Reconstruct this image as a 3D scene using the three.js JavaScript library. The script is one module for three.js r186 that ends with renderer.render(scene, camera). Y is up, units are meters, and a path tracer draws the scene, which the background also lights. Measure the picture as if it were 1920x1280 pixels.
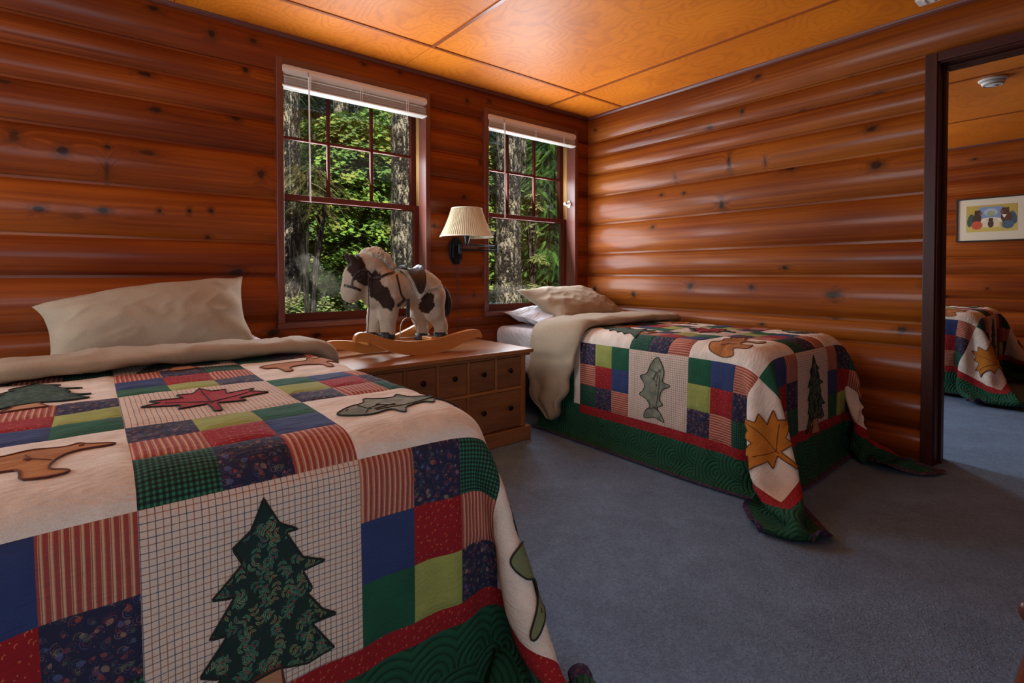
import * as THREE from 'three';
import { mergeGeometries, mergeVertices, toCreasedNormals } from 'three/addons/utils/BufferGeometryUtils.js';
import { RoundedBoxGeometry } from 'three/addons/geometries/RoundedBoxGeometry.js';
import { RectAreaLightUniformsLib } from 'three/addons/lights/RectAreaLightUniformsLib.js';

// ---------------------------------------------------------------- camera, sky, sun, daylight, exposure
RectAreaLightUniformsLib.init();
const scene = new THREE.Scene();
const renderer = new THREE.WebGLRenderer({ antialias: true });
renderer.toneMapping = THREE.LinearToneMapping;
renderer.toneMappingExposure = 0.9;
renderer.shadowMap.enabled = true;

const FOCAL = 972.05, CY = 530.63, YAW = 39.1017, PITCH = -1.01755;
const camera = new THREE.PerspectiveCamera(2 * Math.atan(640 / FOCAL) * 180 / Math.PI, 1.5, 0.05, 200);
camera.position.set(-3.29885, 0.96545, 3.03638);
camera.rotation.order = 'YXZ';
camera.rotation.set(PITCH * Math.PI / 180, -YAW * Math.PI / 180, 0);
camera.setViewOffset(1920, 1280, 0, 640 - CY, 1920, 1280);
scene.add(camera);

scene.background = new THREE.Color().setRGB(0.30, 0.36, 0.42);
const sun = new THREE.DirectionalLight(new THREE.Color().setRGB(1.0, 0.93, 0.78), 7.5);
sun.position.set(-5.5, 12, 7);
sun.target.position.set(0, 0, -4);
sun.castShadow = true;
sun.shadow.mapSize.set(2048, 2048);
Object.assign(sun.shadow.camera, { left: -16, right: 16, top: 16, bottom: -16, near: 0.5, far: 50 });
sun.shadow.camera.updateProjectionMatrix();
scene.add(sun, sun.target);

// added area lights stand in for daylight, one per opening, just inside its glass
function daylight(name, w, h, pos, target, rgb, power) {
  const l = new THREE.RectAreaLight(new THREE.Color().setRGB(...rgb), power, w, h);
  l.name = name; l.position.set(...pos); l.lookAt(...target); scene.add(l);
  return l;
}
const DAY = [0.88, 0.96, 1.04];
daylight('added_window_light', 0.64, 0.98, [-2.03, 1.28, -0.046], [-2.03, 1.56, 1], DAY, 15);
daylight('added_window_light', 0.64, 0.98, [-0.64, 1.28, -0.046], [-0.64, 1.56, 1], DAY, 15);
daylight('added_window_light', 1.20, 1.22, [-5.02, 1.42, 1.00], [0, 2.1, 1.15], DAY, 8.5);  // added side light, set in an unseen added window of the west wall
daylight('added_window_light', 1.50, 1.22, [-3.75, 1.42, 4.36], [-3.4, 2.2, 0], DAY, 3.3);  // added fill from behind the camera, set in an unseen added window
daylight('added_window_light', 0.55, 1.34, [0.52, 1.42, -0.046], [0.52, 1.2, 1], DAY, 16);
daylight('added_window_light', 0.84, 1.34, [2.60, 1.42, -0.046], [2.60, 1.2, 1], DAY, 14);

// ---------------------------------------------------------------- small helpers
function rngOf(seed) { let a = seed >>> 0; return () => { a = (a + 0x6D2B79F5) | 0; let t = Math.imul(a ^ (a >>> 15), 1 | a); t = (t + Math.imul(t ^ (t >>> 7), 61 | t)) ^ t; return ((t ^ (t >>> 14)) >>> 0) / 4294967296; }; }
const clamp = (x, a = 0, b = 1) => Math.min(b, Math.max(a, x));
const mix = (a, b, t) => a + (b - a) * t;
const smooth = (a, b, x) => { const t = clamp((x - a) / (b - a)); return t * t * (3 - 2 * t); };
function h2(x, y, s) { let h = Math.imul(x | 0, 374761393) + Math.imul(y | 0, 668265263) + Math.imul(s | 0, 2147483647 ^ 0x5bd1e995); h = Math.imul(h ^ (h >>> 13), 1274126177); return ((h ^ (h >>> 16)) >>> 0) / 4294967296; }
function noise(x, y, s = 0, px = 0, py = 0) { // value noise; px, py: period in cells (0 = none)
  const xi = Math.floor(x), yi = Math.floor(y), fx = x - xi, fy = y - yi, u = fx * fx * (3 - 2 * fx), v = fy * fy * (3 - 2 * fy);
  const w = (i, p) => p ? ((i % p) + p) % p : i;
  const a = h2(w(xi, px), w(yi, py), s), b = h2(w(xi + 1, px), w(yi, py), s), c = h2(w(xi, px), w(yi + 1, py), s), d = h2(w(xi + 1, px), w(yi + 1, py), s);
  return a + (b - a) * u + (c - a) * v + (a - b - c + d) * u * v;
}
function fbm(x, y, o = 4, s = 0) { let a = 0, k = 0.5; for (let i = 0; i < o; i++) { a += k * noise(x, y, s + i * 17); x *= 2.03; y *= 2.03; k *= 0.5; } return a; }
function noise3(x, y, z, s = 0) { const zi = Math.floor(z), f = z - zi, t = f * f * (3 - 2 * f); return mix(noise(x, y, s + zi * 101), noise(x, y, s + (zi + 1) * 101), t); }
function tex(w, h, fn, srgb = true) { // fn(u 0..1, v 0..1, px, py) -> [r, g, b] 0..255 or a grey number
  const d = new Uint8Array(w * h * 4);
  for (let j = 0, k = 0; j < h; j++) for (let i = 0; i < w; i++, k += 4) {
    const c = fn((i + 0.5) / w, (j + 0.5) / h, i, j);
    if (typeof c === 'number') d[k] = d[k + 1] = d[k + 2] = clamp(c, 0, 255); else { d[k] = clamp(c[0], 0, 255); d[k + 1] = clamp(c[1], 0, 255); d[k + 2] = clamp(c[2], 0, 255); }
    d[k + 3] = 255;
  }
  const t = new THREE.DataTexture(d, w, h, THREE.RGBAFormat);
  t.wrapS = t.wrapT = THREE.RepeatWrapping; t.magFilter = THREE.LinearFilter; t.minFilter = THREE.LinearMipmapLinearFilter; t.generateMipmaps = true;
  if (srgb) t.colorSpace = THREE.SRGBColorSpace;
  t.needsUpdate = true;
  return t;
}
const std = (o) => new THREE.MeshStandardMaterial(o);
const phy = (o) => new THREE.MeshPhysicalMaterial(o);

const used = {};
function numbered(n) { used[n] = (used[n] ?? -1) + 1; return used[n] ? `${n}_${String(used[n]).padStart(3, '0')}` : n; }
function mesh(name, geo, mat, parent) {
  const m = new THREE.Mesh(Array.isArray(geo) ? mergeGeometries(geo.map(g => g.index ? g.toNonIndexed() : g)) : geo, mat);
  m.name = name; m.castShadow = m.receiveShadow = true; if (parent) parent.add(m); return m;
}
function thing(name, label, category, pos = [0, 0, 0], group) {
  const o = new THREE.Group(); o.name = numbered(name); o.position.set(...pos); o.userData = { label, category };
  if (group) o.userData.group = group; scene.add(o); return o;
}
function struct(name, label, category) { const o = new THREE.Group(); o.name = name; o.userData = { kind: 'structure', label, category }; scene.add(o); return o; }
const box = (x0, x1, y0, y1, z0, z1) => { const g = new THREE.BoxGeometry(x1 - x0, y1 - y0, z1 - z0); g.translate((x0 + x1) / 2, (y0 + y1) / 2, (z0 + z1) / 2); return g; };
function rbox(x0, x1, y0, y1, z0, z1, r = 0.004, seg = 2) { const g = new RoundedBoxGeometry(x1 - x0, y1 - y0, z1 - z0, seg, r); g.translate((x0 + x1) / 2, (y0 + y1) / 2, (z0 + z1) / 2); return g; }
// box-mapped uv in metres: u along the chosen grain axis
function boxUV(g, grain = 'x', off = [0, 0]) {
  const p = g.attributes.position, n = g.attributes.normal, uv = new Float32Array(p.count * 2);
  for (let i = 0; i < p.count; i++) {
    const P = [p.getX(i), p.getY(i), p.getZ(i)], N = [Math.abs(n.getX(i)), Math.abs(n.getY(i)), Math.abs(n.getZ(i))];
    const gi = 'xyz'.indexOf(grain), o = [0, 1, 2].filter(k => k !== gi);
    let across;
    if (N[gi] > N[o[0]] && N[gi] > N[o[1]]) { uv[2 * i] = P[o[0]] + off[0]; uv[2 * i + 1] = P[o[1]] + off[1]; continue; }
    across = N[o[0]] > N[o[1]] ? o[1] : o[0];
    uv[2 * i] = P[gi] + off[0]; uv[2 * i + 1] = P[across] + off[1];
  }
  g.setAttribute('uv', new THREE.BufferAttribute(uv, 2)); return g;
}
function tube(pts, r, seg = 40, rad = 8, closed = false) { return new THREE.TubeGeometry(new THREE.CatmullRomCurve3(pts.map(p => p.isVector3 ? p : new THREE.Vector3(...p)), closed), seg, r, rad, closed); }
function lathe(pts, seg = 32) { return new THREE.LatheGeometry(pts.map(p => new THREE.Vector2(p[0], p[1])), seg); }
// strap: a flat band of width w and thickness th along points, facing normals n
function grid(nu, nv, f, closedU = false) { // f(u, v) -> Vector3 ; indexed grid with uv
  const pos = [], uv = [], idx = [];
  for (let j = 0; j <= nv; j++) for (let i = 0; i <= nu; i++) { const p = f(i / nu, j / nv); pos.push(p.x, p.y, p.z); uv.push(i / nu, j / nv); }
  for (let j = 0; j < nv; j++) for (let i = 0; i < nu; i++) { const a = j * (nu + 1) + i, b = a + 1, c = a + nu + 1, d = c + 1; idx.push(a, b, d, a, d, c); }
  const g = new THREE.BufferGeometry();
  g.setAttribute('position', new THREE.Float32BufferAttribute(pos, 3)); g.setAttribute('uv', new THREE.Float32BufferAttribute(uv, 2)); g.setIndex(idx);
  if (closedU) { const keep = g.attributes.uv; const m = g; m.computeVertexNormals(); const n = m.attributes.normal; for (let j = 0; j <= nv; j++) { const a = j * (nu + 1), b = a + nu; const v = new THREE.Vector3(n.getX(a) + n.getX(b), n.getY(a) + n.getY(b), n.getZ(a) + n.getZ(b)).normalize(); n.setXYZ(a, v.x, v.y, v.z); n.setXYZ(b, v.x, v.y, v.z); } return m; }
  g.computeVertexNormals(); return g;
}
function rewind(g) { // turn the triangles of a mirrored, unindexed geometry round again
  for (const a of Object.values(g.attributes)) { const n = a.itemSize, d = a.array; for (let t = 0; t < a.count; t += 3) for (let k = 0; k < n; k++) { const i = (t + 1) * n + k, j = (t + 2) * n + k, w = d[i]; d[i] = d[j]; d[j] = w; } }
  return g;
}
const V = (x, y, z) => new THREE.Vector3(x, y, z);
// a pixel of the 1920 x 1280 photograph, put on the plane axis = value
camera.updateMatrixWorld();
const camR = V(1, 0, 0).applyQuaternion(camera.quaternion), camU = V(0, 1, 0).applyQuaternion(camera.quaternion), camF = V(0, 0, -1).applyQuaternion(camera.quaternion);
function at(u, v, axis, val) {
  const d = camF.clone().addScaledVector(camR, (u - 960) / FOCAL).addScaledVector(camU, (CY - v) / FOCAL);
  return camera.position.clone().addScaledVector(d, (val - camera.position[axis]) / d[axis]);
}

// ---------------------------------------------------------------- wood
const HC = 2.28;                                   // ceiling height
const COURSES = [0, 0.16, 0.34, 0.58, 0.705, 0.947, 1.13, 1.372, 1.607, 1.79, 1.932, 2.06, HC];
const courseOf = (y) => { let k = 0; while (k < COURSES.length - 2 && y >= COURSES[k + 1]) k++; return k; };
function pine(U, Vv, seed, knots, tone) { // colour of varnished knotty pine at u along, v up (metres)
  const k = courseOf(Vv), off = k * 7.3 + seed * 3.1;
  let wy = Vv * 1.0, warp = 0, dark = 0, ring = 0;
  for (const q of knots) {
    const dx = (U - q[0]) / q[2], dy = (Vv - q[1]) / q[3];
    if (Math.abs(dx) > 9 || Math.abs(dy) > 5 || courseOf(q[1]) !== k) continue;
    const r = Math.hypot(dx, dy) * (1 + (fbm(U * 55, Vv * 70, 2, 5) - 0.4) * 1.1);
    warp += Math.sign(dy || 1) * q[3] * 1.1 * Math.exp(-(dx * dx) / 6 - dy * dy / 4);
    dark = Math.max(dark, smooth(1.05, 0.35, r) * 0.92 * (q[4] ?? 1));
    ring = Math.max(ring, smooth(2.6, 0.9, r) * 0.28 * (q[4] ?? 1));
  }
  const yy = Vv + warp + 0.012 * fbm(U * 1.1 + off, Vv * 3, 3, 3);
  const grain = fbm(U * 1.2 + off, yy * 85, 3, 1), fine = fbm(U * 6 + off, yy * 420, 2, 2), blotch = fbm(U * 1.6 + off, Vv * 4 + off, 3, 9);
  const t = (grain - 0.44) * 0.75 + (fine - 0.37) * 0.35 + (blotch - 0.44) * 0.9 + (h2(k, seed, 4) - 0.5) * 0.22;
  let c = [mix(100, 172, clamp(0.5 + t)), mix(38, 92, clamp(0.5 + t)), mix(6, 22, clamp(0.5 + t))];
  const red = clamp((fbm(U * 0.9 + off + 20, Vv * 2.5 + off, 3, 12) - 0.42) * 1.8);   // redder stain in places
  c = [mix(c[0], c[0] * 0.9, red), mix(c[1], c[1] * 0.70, red), mix(c[2], c[2] * 0.75, red)];
  const d = clamp(dark + ring);
  c = [mix(c[0], 46, d), mix(c[1], 24, d), mix(c[2], 18, d)];
  return c.map((x, i) => x * tone[i]);
}
// knots read off the photograph: [u, v, half length, half height, strength]
const onN = (u, v, a = 0.022, b = 0.014, s = 1) => { const p = at(u, v, 'z', 0.02); return [p.x, p.y, a, b, s]; };
const onE = (u, v, a = 0.022, b = 0.014, s = 1) => { const p = at(u, v, 'x', -0.02); return [p.z, p.y, a, b, s]; };
const knotsN = [[287, 18], [395, 66, .02, .02], [472, 79], [460, 130, .016, .02], [272, 138, .03, .014], [292, 207], [442, 222], [117, 285, .022, .022], [202, 277, .012, .01], [275, 288, .04, .016, .6], [487, 328, .02, .03, .7], [72, 393], [192, 396], [298, 396, .01, .01], [353, 396, .01, .012], [394, 396, .012, .012], [443, 510, .035, .018], [511, 624, .03, .02], [593, 628, .026, .016], [680, 122, .016, .012], [748, 137, .016, .012], [873, 190, .018, .016], [915, 192, .016, .012], [866, 370, .014, .014], [811, 424, .016, .014], [885, 553, .014, .012], [899, 305, .012, .018], [0, 152, .05, .012, .7], [26, 255, .02, .03, .6], [200, 320, .012, .05, .45], [390, 445, .012, .012, .6], [140, 405, .05, .02, .3]].map(k => onN(...k));
const knotsE = [[1424, 145], [1393, 209, .014, .014], [1330, 239, .02, .01], [1503, 207, .03, .008, .7], [1645, 174, .03, .008], [1595, 142, .02, .006, .5], [1369, 305, .012, .045], [1436, 303, .010, .03, .6], [1267, 333, .012, .03, .5], [1480, 314, .034, .022], [1636, 242, .022, .018], [1646, 311, .03, .022], [1243, 366, .016, .012], [1286, 363, .014, .012], [1355, 383, .018, .035], [1226, 426, .018, .010], [1473, 502, .018, .012], [1297, 536, .022, .022], [1191, 551, .022, .018], [1411, 538, .018, .016], [1567, 552, .034, .022], [1119, 541, .02, .02], [1565, 599, .026, .012], [1429, 607, .016, .008], [1693, 619, .022, .016], [1740, 535, .02, .016, .6], [1119, 245, .016, .012], [1219, 245, .014, .008]].map(k => onE(...k));
const rk = rngOf(77), knotsR = []; for (let i = 0; i < 46; i++) knotsR.push([rk() * 5, rk() * HC, 0.012 + rk() * 0.02, 0.01 + rk() * 0.012, 0.6 + rk() * 0.4]);

const texN = tex(2048, 1024, (u, v) => pine(-4.96 + u * 4.96, v * HC, 1, knotsN, [0.92, 0.86, 0.76]));
const texE = tex(2048, 1024, (u, v) => pine(u * 4.5, v * HC, 2, knotsE, [0.98, 1.04, 0.8]));
const texR = tex(1024, 512, (u, v) => pine(u * 5, v * HC, 3, knotsR, [1, 1, 1]));
const woodBump = tex(512, 512, (u, v) => 128 + 90 * (noise(u * 8, v * 128, 3, 8, 128) - 0.5) + 60 * (noise(u * 6, v * 40, 8, 6, 40) - 0.5), false);
woodBump.repeat.set(1, 1);
const logMat = (map) => phy({ map, roughness: 0.55, specularIntensity: 0.35, clearcoat: 0.26, clearcoatRoughness: 0.2, bumpMap: woodBump, bumpScale: 0.0006 });
const LOGN = logMat(texN), LOGE = logMat(texE), LOGR = logMat(texR);
const sawTex = (base, lo, seed, fx = 1.4, fy = 70) => tex(512, 512, (u, v) => {   // plain boards
  const w = 0.03 * noise(u * 3, v * 4, seed, 3, 4), g = noise(u * 4 * fx, (v + w) * fy, seed + 1, Math.round(4 * fx), fy) * 0.6 + noise(u * 16, v * 200, seed + 2, 16, 200) * 0.4, b = noise(u * 3, v * 5, seed + 5, 3, 5);
  const t = clamp(g * 0.7 + b * 0.5 - 0.1); return [mix(lo[0], base[0], t), mix(lo[1], base[1], t), mix(lo[2], base[2], t)];
});
const trimTex = sawTex([118, 58, 44], [84, 38, 28], 21);
const casingTex = sawTex([74, 28, 18], [46, 16, 10], 25);
const TRIM = phy({ map: trimTex, roughness: 0.45, clearcoat: 0.4, clearcoatRoughness: 0.3 });
const CASING = phy({ map: casingTex, roughness: 0.5, specularIntensity: 0.5, clearcoat: 0.12, clearcoatRoughness: 0.3 });
const SASH = phy({ map: trimTex, color: 0xd8b8a8, roughness: 0.7, specularIntensity: 0.4, clearcoat: 0.04, clearcoatRoughness: 0.4 });
const TRACK = std({ map: sawTex([190, 150, 84], [150, 108, 52], 31), roughness: 0.5 });

// ---------------------------------------------------------------- log walls
function logProfile(h) { // [height above the joint, depth], bottom fillet first
  const lip = 0.014, bulge = clamp(h * 0.185, 0.024, 0.042), out = [[0, 0.004], [lip, 0.004]], n = 18;
  const arc = []; for (let i = 0; i <= n; i++) { const s = i / n, a = Math.pow(Math.sin(Math.PI * (0.02 + 0.96 * s)), 0.66); arc.push([lip + (h - lip) * s, 0.003 + bulge * a]); }
  arc[n][1] = 0.004;
  return { lip: out, arc };
}
function depthAt(prof, y) { for (let i = 1; i < prof.length; i++) if (y <= prof[i][0]) { const a = prof[i - 1], b = prof[i]; return mix(a[1], b[1], (y - a[0]) / Math.max(1e-6, b[0] - a[0])); } return prof[prof.length - 1][1]; }
// dir: 'x' (wall facing +z at z = plane, run along x) or 'z' (wall facing sign*x at x = plane, run along z)
function logGeo(dir, plane, sign, a0, a1, yb, yt, c0, c1, uvOf) {
  const P = logProfile(yt - yb), parts = [];
  for (const sec of [P.lip, P.arc]) {
    const ys = []; const lo = Math.max(c0 - yb, sec[0][0]), hi = Math.min(c1 - yb, sec[sec.length - 1][0]); if (hi - lo < 1e-4) continue;
    ys.push(lo); for (const [y] of sec) if (y > lo + 1e-4 && y < hi - 1e-4) ys.push(y); ys.push(hi);
    const nx = Math.max(1, Math.round((a1 - a0) / 0.6));
    const pos = [], nor = [], uv = [], idx = [];
    ys.forEach((y) => {
      const d = depthAt(sec, y), e = 0.002, dn = (depthAt(sec, Math.min(y + e, sec[sec.length - 1][0])) - depthAt(sec, Math.max(y - e, sec[0][0]))) / (Math.min(y + e, sec[sec.length - 1][0]) - Math.max(y - e, sec[0][0]));
      const l = Math.hypot(1, dn), nn = 1 / l, ny = -dn / l;
      for (let i = 0; i <= nx; i++) {
        const a = mix(a0, a1, i / nx);
        if (dir === 'x') { pos.push(a, yb + y, plane + sign * d); nor.push(0, ny, sign * nn); } else { pos.push(plane + sign * d, yb + y, a); nor.push(sign * nn, ny, 0); }
        uv.push(...uvOf(a, yb + y));
      }
    });
    const flip = (dir === 'x') === (sign < 0);
    for (let j = 0; j < ys.length - 1; j++) for (let i = 0; i < nx; i++) { const a = j * (nx + 1) + i, b = a + 1, c = a + nx + 1, d = c + 1; if (flip) idx.push(a, d, b, a, c, d); else idx.push(a, b, d, a, d, c); }
    const g = new THREE.BufferGeometry(); g.setAttribute('position', new THREE.Float32BufferAttribute(pos, 3)); g.setAttribute('normal', new THREE.Float32BufferAttribute(nor, 3)); g.setAttribute('uv', new THREE.Float32BufferAttribute(uv, 2)); g.setIndex(idx); parts.push(g);
  }
  return parts.length ? mergeGeometries(parts.map(g => g.toNonIndexed())) : null;
}
function logWall(wall, mat, dir, plane, sign, a0, a1, holes, uvOf, top = HC) {
  for (let k = 0; k < COURSES.length - 1; k++) {
    const yb = COURSES[k], yt = COURSES[k + 1]; if (yb >= top) continue;
    const cuts = [a0, a1]; for (const h of holes) if (h.y0 < yt && h.y1 > yb) cuts.push(h.a0, h.a1);
    cuts.sort((p, q) => p - q);
    for (let i = 0; i < cuts.length - 1; i++) {
      const p = cuts[i], q = cuts[i + 1], m = (p + q) / 2; if (q - p < 0.004) continue;
      const h = holes.find(h => m > h.a0 && m < h.a1 && h.y0 < yt && h.y1 > yb);
      const spans = h ? [[yb, Math.min(yt, h.y0)], [Math.max(yb, h.y1), yt]] : [[yb, yt]];
      for (const [s0, s1] of spans) { if (s1 - s0 < 0.004) continue; const g = logGeo(dir, plane, sign, p, q, yb, yt, s0, Math.min(s1, top), uvOf); if (g) mesh('log', g, mat, wall); }
    }
  }
}
function slabWithHoles(w0, w1, y0, y1, holes, thick) { // in local (a, y), extruded by thick along +z
  y0 -= 0.03; const s = new THREE.Shape([[w0, y0], [w1, y0], [w1, y1], [w0, y1]].map(p => new THREE.Vector2(...p)));
  for (const h of holes) { const y = Math.max(h.y0, y0 + 0.0005); s.holes.push(new THREE.Path([[h.a0, y], [h.a0, h.y1], [h.a1, h.y1], [h.a1, y]].map(p => new THREE.Vector2(...p)))); }
  return new THREE.ExtrudeGeometry(s, { depth: thick, bevelEnabled: false });
}
const BACKING = std({ color: 0x4a2512, roughness: 0.9 });
const WT = 0.16;                                   // outer wall thickness
const W1 = { a0: -2.508, a1: -1.557, y0: 0.672, y1: 2.149 }, W2 = { a0: -1.116, a1: -0.165, y0: 0.672, y1: 2.149 };
const W3 = { a0: 0.20, a1: 0.84, y0: 0.672, y1: 2.149 }, W4 = { a0: 2.12, a1: 3.07, y0: 0.672, y1: 2.149 };
const XL = -4.96, ZB = 4.3, XF = 3.75, WI = 0.145;
{
  const wn = struct('wall_north', 'varnished knotty pine log wall with two windows', 'wall');
  const g = slabWithHoles(XL, 0, 0, HC, [W1, W2], WT); g.translate(0, 0, -WT); mesh('wall_core', g, BACKING, wn);
  logWall(wn, LOGN, 'x', 0, 1, XL, 0, [W1, W2], (a, y) => [(a - XL) / 4.96, y / HC]);
  const DOOR = { a0: 2.362, a1: 3.20, y0: -1, y1: 2.012 };
  const we = struct('wall_east', 'varnished knotty pine log wall beside the doorway', 'wall');
  const ge = slabWithHoles(0, ZB, 0, HC, [DOOR], WI); ge.rotateY(-Math.PI / 2); ge.translate(WI, 0, 0); mesh('wall_core', ge, BACKING, we);
  logWall(we, LOGE, 'z', 0, -1, 0, ZB, [{ a0: 2.325, a1: 3.24, y0: 0, y1: 2.05 }], (a, y) => [a / 4.5, y / HC]);
  const ww = struct('wall_west', 'log wall left of the beds', 'wall'), WL = { a0: 0.35, a1: 1.65, y0: 0.75, y1: 2.08 };
  const gw = slabWithHoles(0, ZB, 0, HC, [WL], WT); gw.rotateY(-Math.PI / 2); gw.translate(XL, 0, 0); mesh('wall_core', gw, BACKING, ww);
  logWall(ww, LOGR, 'z', XL, 1, 0, ZB, [WL], (a, y) => [a / 5, y / HC]);
  const ws = struct('wall_south', 'log wall facing the windows', 'wall');
  const WS = { a0: -4.55, a1: -2.95, y0: 0.75, y1: 2.08 }, gs = slabWithHoles(XL, XF, 0, HC, [WS], WT); gs.translate(0, 0, ZB); mesh('wall_core', gs, BACKING, ws);
  logWall(ws, LOGR, 'x', ZB, -1, XL, XF, [WS], (a, y) => [(a - XL) / 5, y / HC]);
  // next room
  const nn = struct('wall_next_room_north', 'log wall of the next room', 'wall');
  const gn = slabWithHoles(0, XF + WT, 0, HC, [W3, W4], WT); gn.translate(0, 0, -WT); mesh('wall_core', gn, BACKING, nn);
  logWall(nn, LOGR, 'x', 0, 1, WI, XF, [W3, W4], (a, y) => [a / 5, y / HC]);
  const nf = struct('wall_next_room_east', 'log wall with the framed picture seen through the doorway', 'wall');
  mesh('wall_core', box(XF, XF + WT, 0, HC, 0, ZB), BACKING, nf);
  logWall(nf, LOGR, 'z', XF, -1, 0, ZB, [], (a, y) => [(a + 1.3) / 5, y / HC]);
  // floor
  const pile = tex(1024, 1024, (u, v, i, j) => 128 + 190 * (h2(i, j, 3) * 0.45 + noise(u * 256, v * 256, 4, 256, 256) * 0.55 - 0.5), false);
  const carpetTex = tex(1024, 1024, (u, v, i, j) => { const t = (noise(u * 6, v * 6, 11, 6, 6) - 0.5) * 0.10 + (noise(u * 22, v * 22, 12, 22, 22) - 0.5) * 0.09 + (noise(u * 170, v * 170, 13, 170, 170) - 0.5) * 0.16 + (h2(i, j, 9) - 0.5) * 0.26 + 1; return [108 * t, 138 * t, 172 * t]; });
  const CARPET = std({ map: carpetTex, roughness: 0.97, bumpMap: pile, bumpScale: 0.004 });
  const fl = new THREE.PlaneGeometry(1, 1); const fg = box(XL, XF, -0.12, 0, 0, ZB);
  { const p = fg.attributes.position, uv = fg.attributes.uv; for (let i = 0; i < p.count; i++) uv.setXY(i, p.getX(i) / 1.1, p.getZ(i) / 1.1); }
  const floor = mesh('floor', fg, CARPET, scene); floor.userData = { kind: 'structure', label: 'blue grey wall to wall carpet', category: 'carpet' };
  // ceiling: plywood sheets with thin battens over the joints
  const ply = tex(1024, 1024, (u, v) => { const x = u * 3, y = v * 3; const f = noise(x, y * 0.7, 41, 3, 2) + 0.5 * noise(x * 2.7, y * 2.1, 42, 8, 6); const w = Math.sin((f * 11 + noise(x * 5, y * 5, 43, 15, 15) * 1.2) * 6.28); const line = Math.pow(0.5 + 0.5 * w, 4), fine = noise(u * 300, v * 60, 44, 300, 60) - 0.5; const t = 1 - 0.055 * line + 0.06 * fine + 0.10 * (noise(u * 5, v * 5, 46, 5, 5) - 0.5); return [226 * t, 126 * Math.pow(t, 1.5), 26 * Math.pow(t, 2)]; });
  const PLY = phy({ map: ply, roughness: 0.5, specularIntensity: 0.6, clearcoat: 0.30, clearcoatRoughness: 0.42 });
  const ce = struct('ceiling', 'varnished orange plywood panel ceiling with battens', 'ceiling');
  const sheet = (x0, x1, z0, z1) => { const g = box(x0 + 0.0015, x1 - 0.0015, HC, HC + 0.012, z0 + 0.0015, z1 - 0.0015); const p = g.attributes.position, uv = g.attributes.uv; for (let i = 0; i < p.count; i++) uv.setXY(i, p.getX(i) / 1.3 + z0, p.getZ(i) / 1.3 + x0 * 0.7); mesh('panel', g, PLY, ce); };
  const xs = [XL, -4.19, -2.97, -1.75, -0.51, 0], zs = [0, 0.40, 2.84, ZB];
  for (let j = 0; j < 3; j++) for (let i = 0; i < xs.length - 1; i++) sheet(xs[i], xs[i + 1], zs[j], zs[j + 1]);
  for (const [a, b, c, d] of [[0, 1.32, 0, ZB], [1.32, 2.54, 0, ZB], [2.54, XF, 0, ZB]]) sheet(a, b, c, d);
  mesh('ceiling_deck', box(XL - WT, XF + WT, HC + 0.012, HC + 0.12, -WT, ZB + WT), BACKING, ce);
  const BAT = phy({ map: sawTex([170, 88, 30], [130, 60, 18], 52), roughness: 0.4, clearcoat: 0.4, clearcoatRoughness: 0.3 });
  const bat = (x0, x1, z0, z1) => mesh('batten', boxUV(box(x0, x1, HC - 0.006, HC, z0, z1), x1 - x0 > z1 - z0 ? 'x' : 'z'), BAT, ce);
  bat(XL, 0, 0.391, 0.409); bat(-0.519, -0.501, 0, ZB); bat(-1.76, -1.74, 0.409, ZB); bat(-2.98, -2.96, 0.409, ZB); bat(XL, 0, 2.83, 2.85);
  bat(1.31, 1.33, 0, ZB); bat(2.53, 2.55, 0, ZB);
  // quarter round along the ceiling
  const cove = (a, b, fn) => { const s = new THREE.Shape(); s.moveTo(0, 0); s.lineTo(0.024, 0); s.absarc(0, 0, 0.024, 0, -Math.PI / 2, true); s.lineTo(0, 0); const g = new THREE.ExtrudeGeometry(s, { depth: b - a, bevelEnabled: false, curveSegments: 6 }); return fn(g); };
  const t1 = mesh('trim_1', boxUV(cove(XL, 0, g => { g.rotateY(Math.PI / 2); g.scale(1, 1, -1); rewind(g); g.translate(XL, HC, 0.018); return g; }), 'x'), TRIM, scene);
  t1.material = TRIM; t1.userData = { kind: 'structure', label: 'thin rounded moulding above the windows', category: 'moulding' };
  const t2 = mesh('trim_2', boxUV(cove(0, ZB, g => { g.scale(-1, 1, 1); rewind(g); g.translate(-0.018, HC, 0); return g; }), 'z'), TRIM, scene);
  t2.userData = { kind: 'structure', label: 'thin rounded moulding above the doorway wall', category: 'moulding' };
  const t3 = mesh('trim_3', boxUV(cove(0, ZB, g => { g.scale(-1, 1, 1); rewind(g); g.translate(XF - 0.018, HC, 0); return g; }), 'z'), TRIM, scene);
  t3.userData = { kind: 'structure', label: 'thin rounded moulding in the next room', category: 'moulding' };
  // doorway lining
  const dw = struct('door_1', 'dark stained doorway frame opening to the next room', 'doorway');
  const d0 = 2.368, d1 = 3.194, dt = 2.006;
  mesh('casing', boxUV(rbox(-0.046, 0.0, 0, 2.058, 2.312, 2.362, 0.004), 'y'), CASING, dw);
  mesh('casing', boxUV(rbox(-0.046, 0.0, 0, 2.058, 3.20, 3.25, 0.004), 'y'), CASING, dw);
  mesh('head_casing', boxUV(rbox(-0.046, 0.0, 2.012, 2.058, 2.362, 3.20, 0.004), 'z'), CASING, dw);
  mesh('jamb', boxUV(rbox(-0.03, WI + 0.005, 0, dt, 2.35, d0, 0.002), 'y'), CASING, dw);
  mesh('jamb', boxUV(rbox(-0.03, WI + 0.005, 0, dt, d1, 3.21, 0.002), 'y'), CASING, dw);
  mesh('head_jamb', boxUV(rbox(-0.03, WI + 0.005, dt, dt + 0.012, d0, d1, 0.002), 'z'), CASING, dw);
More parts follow.
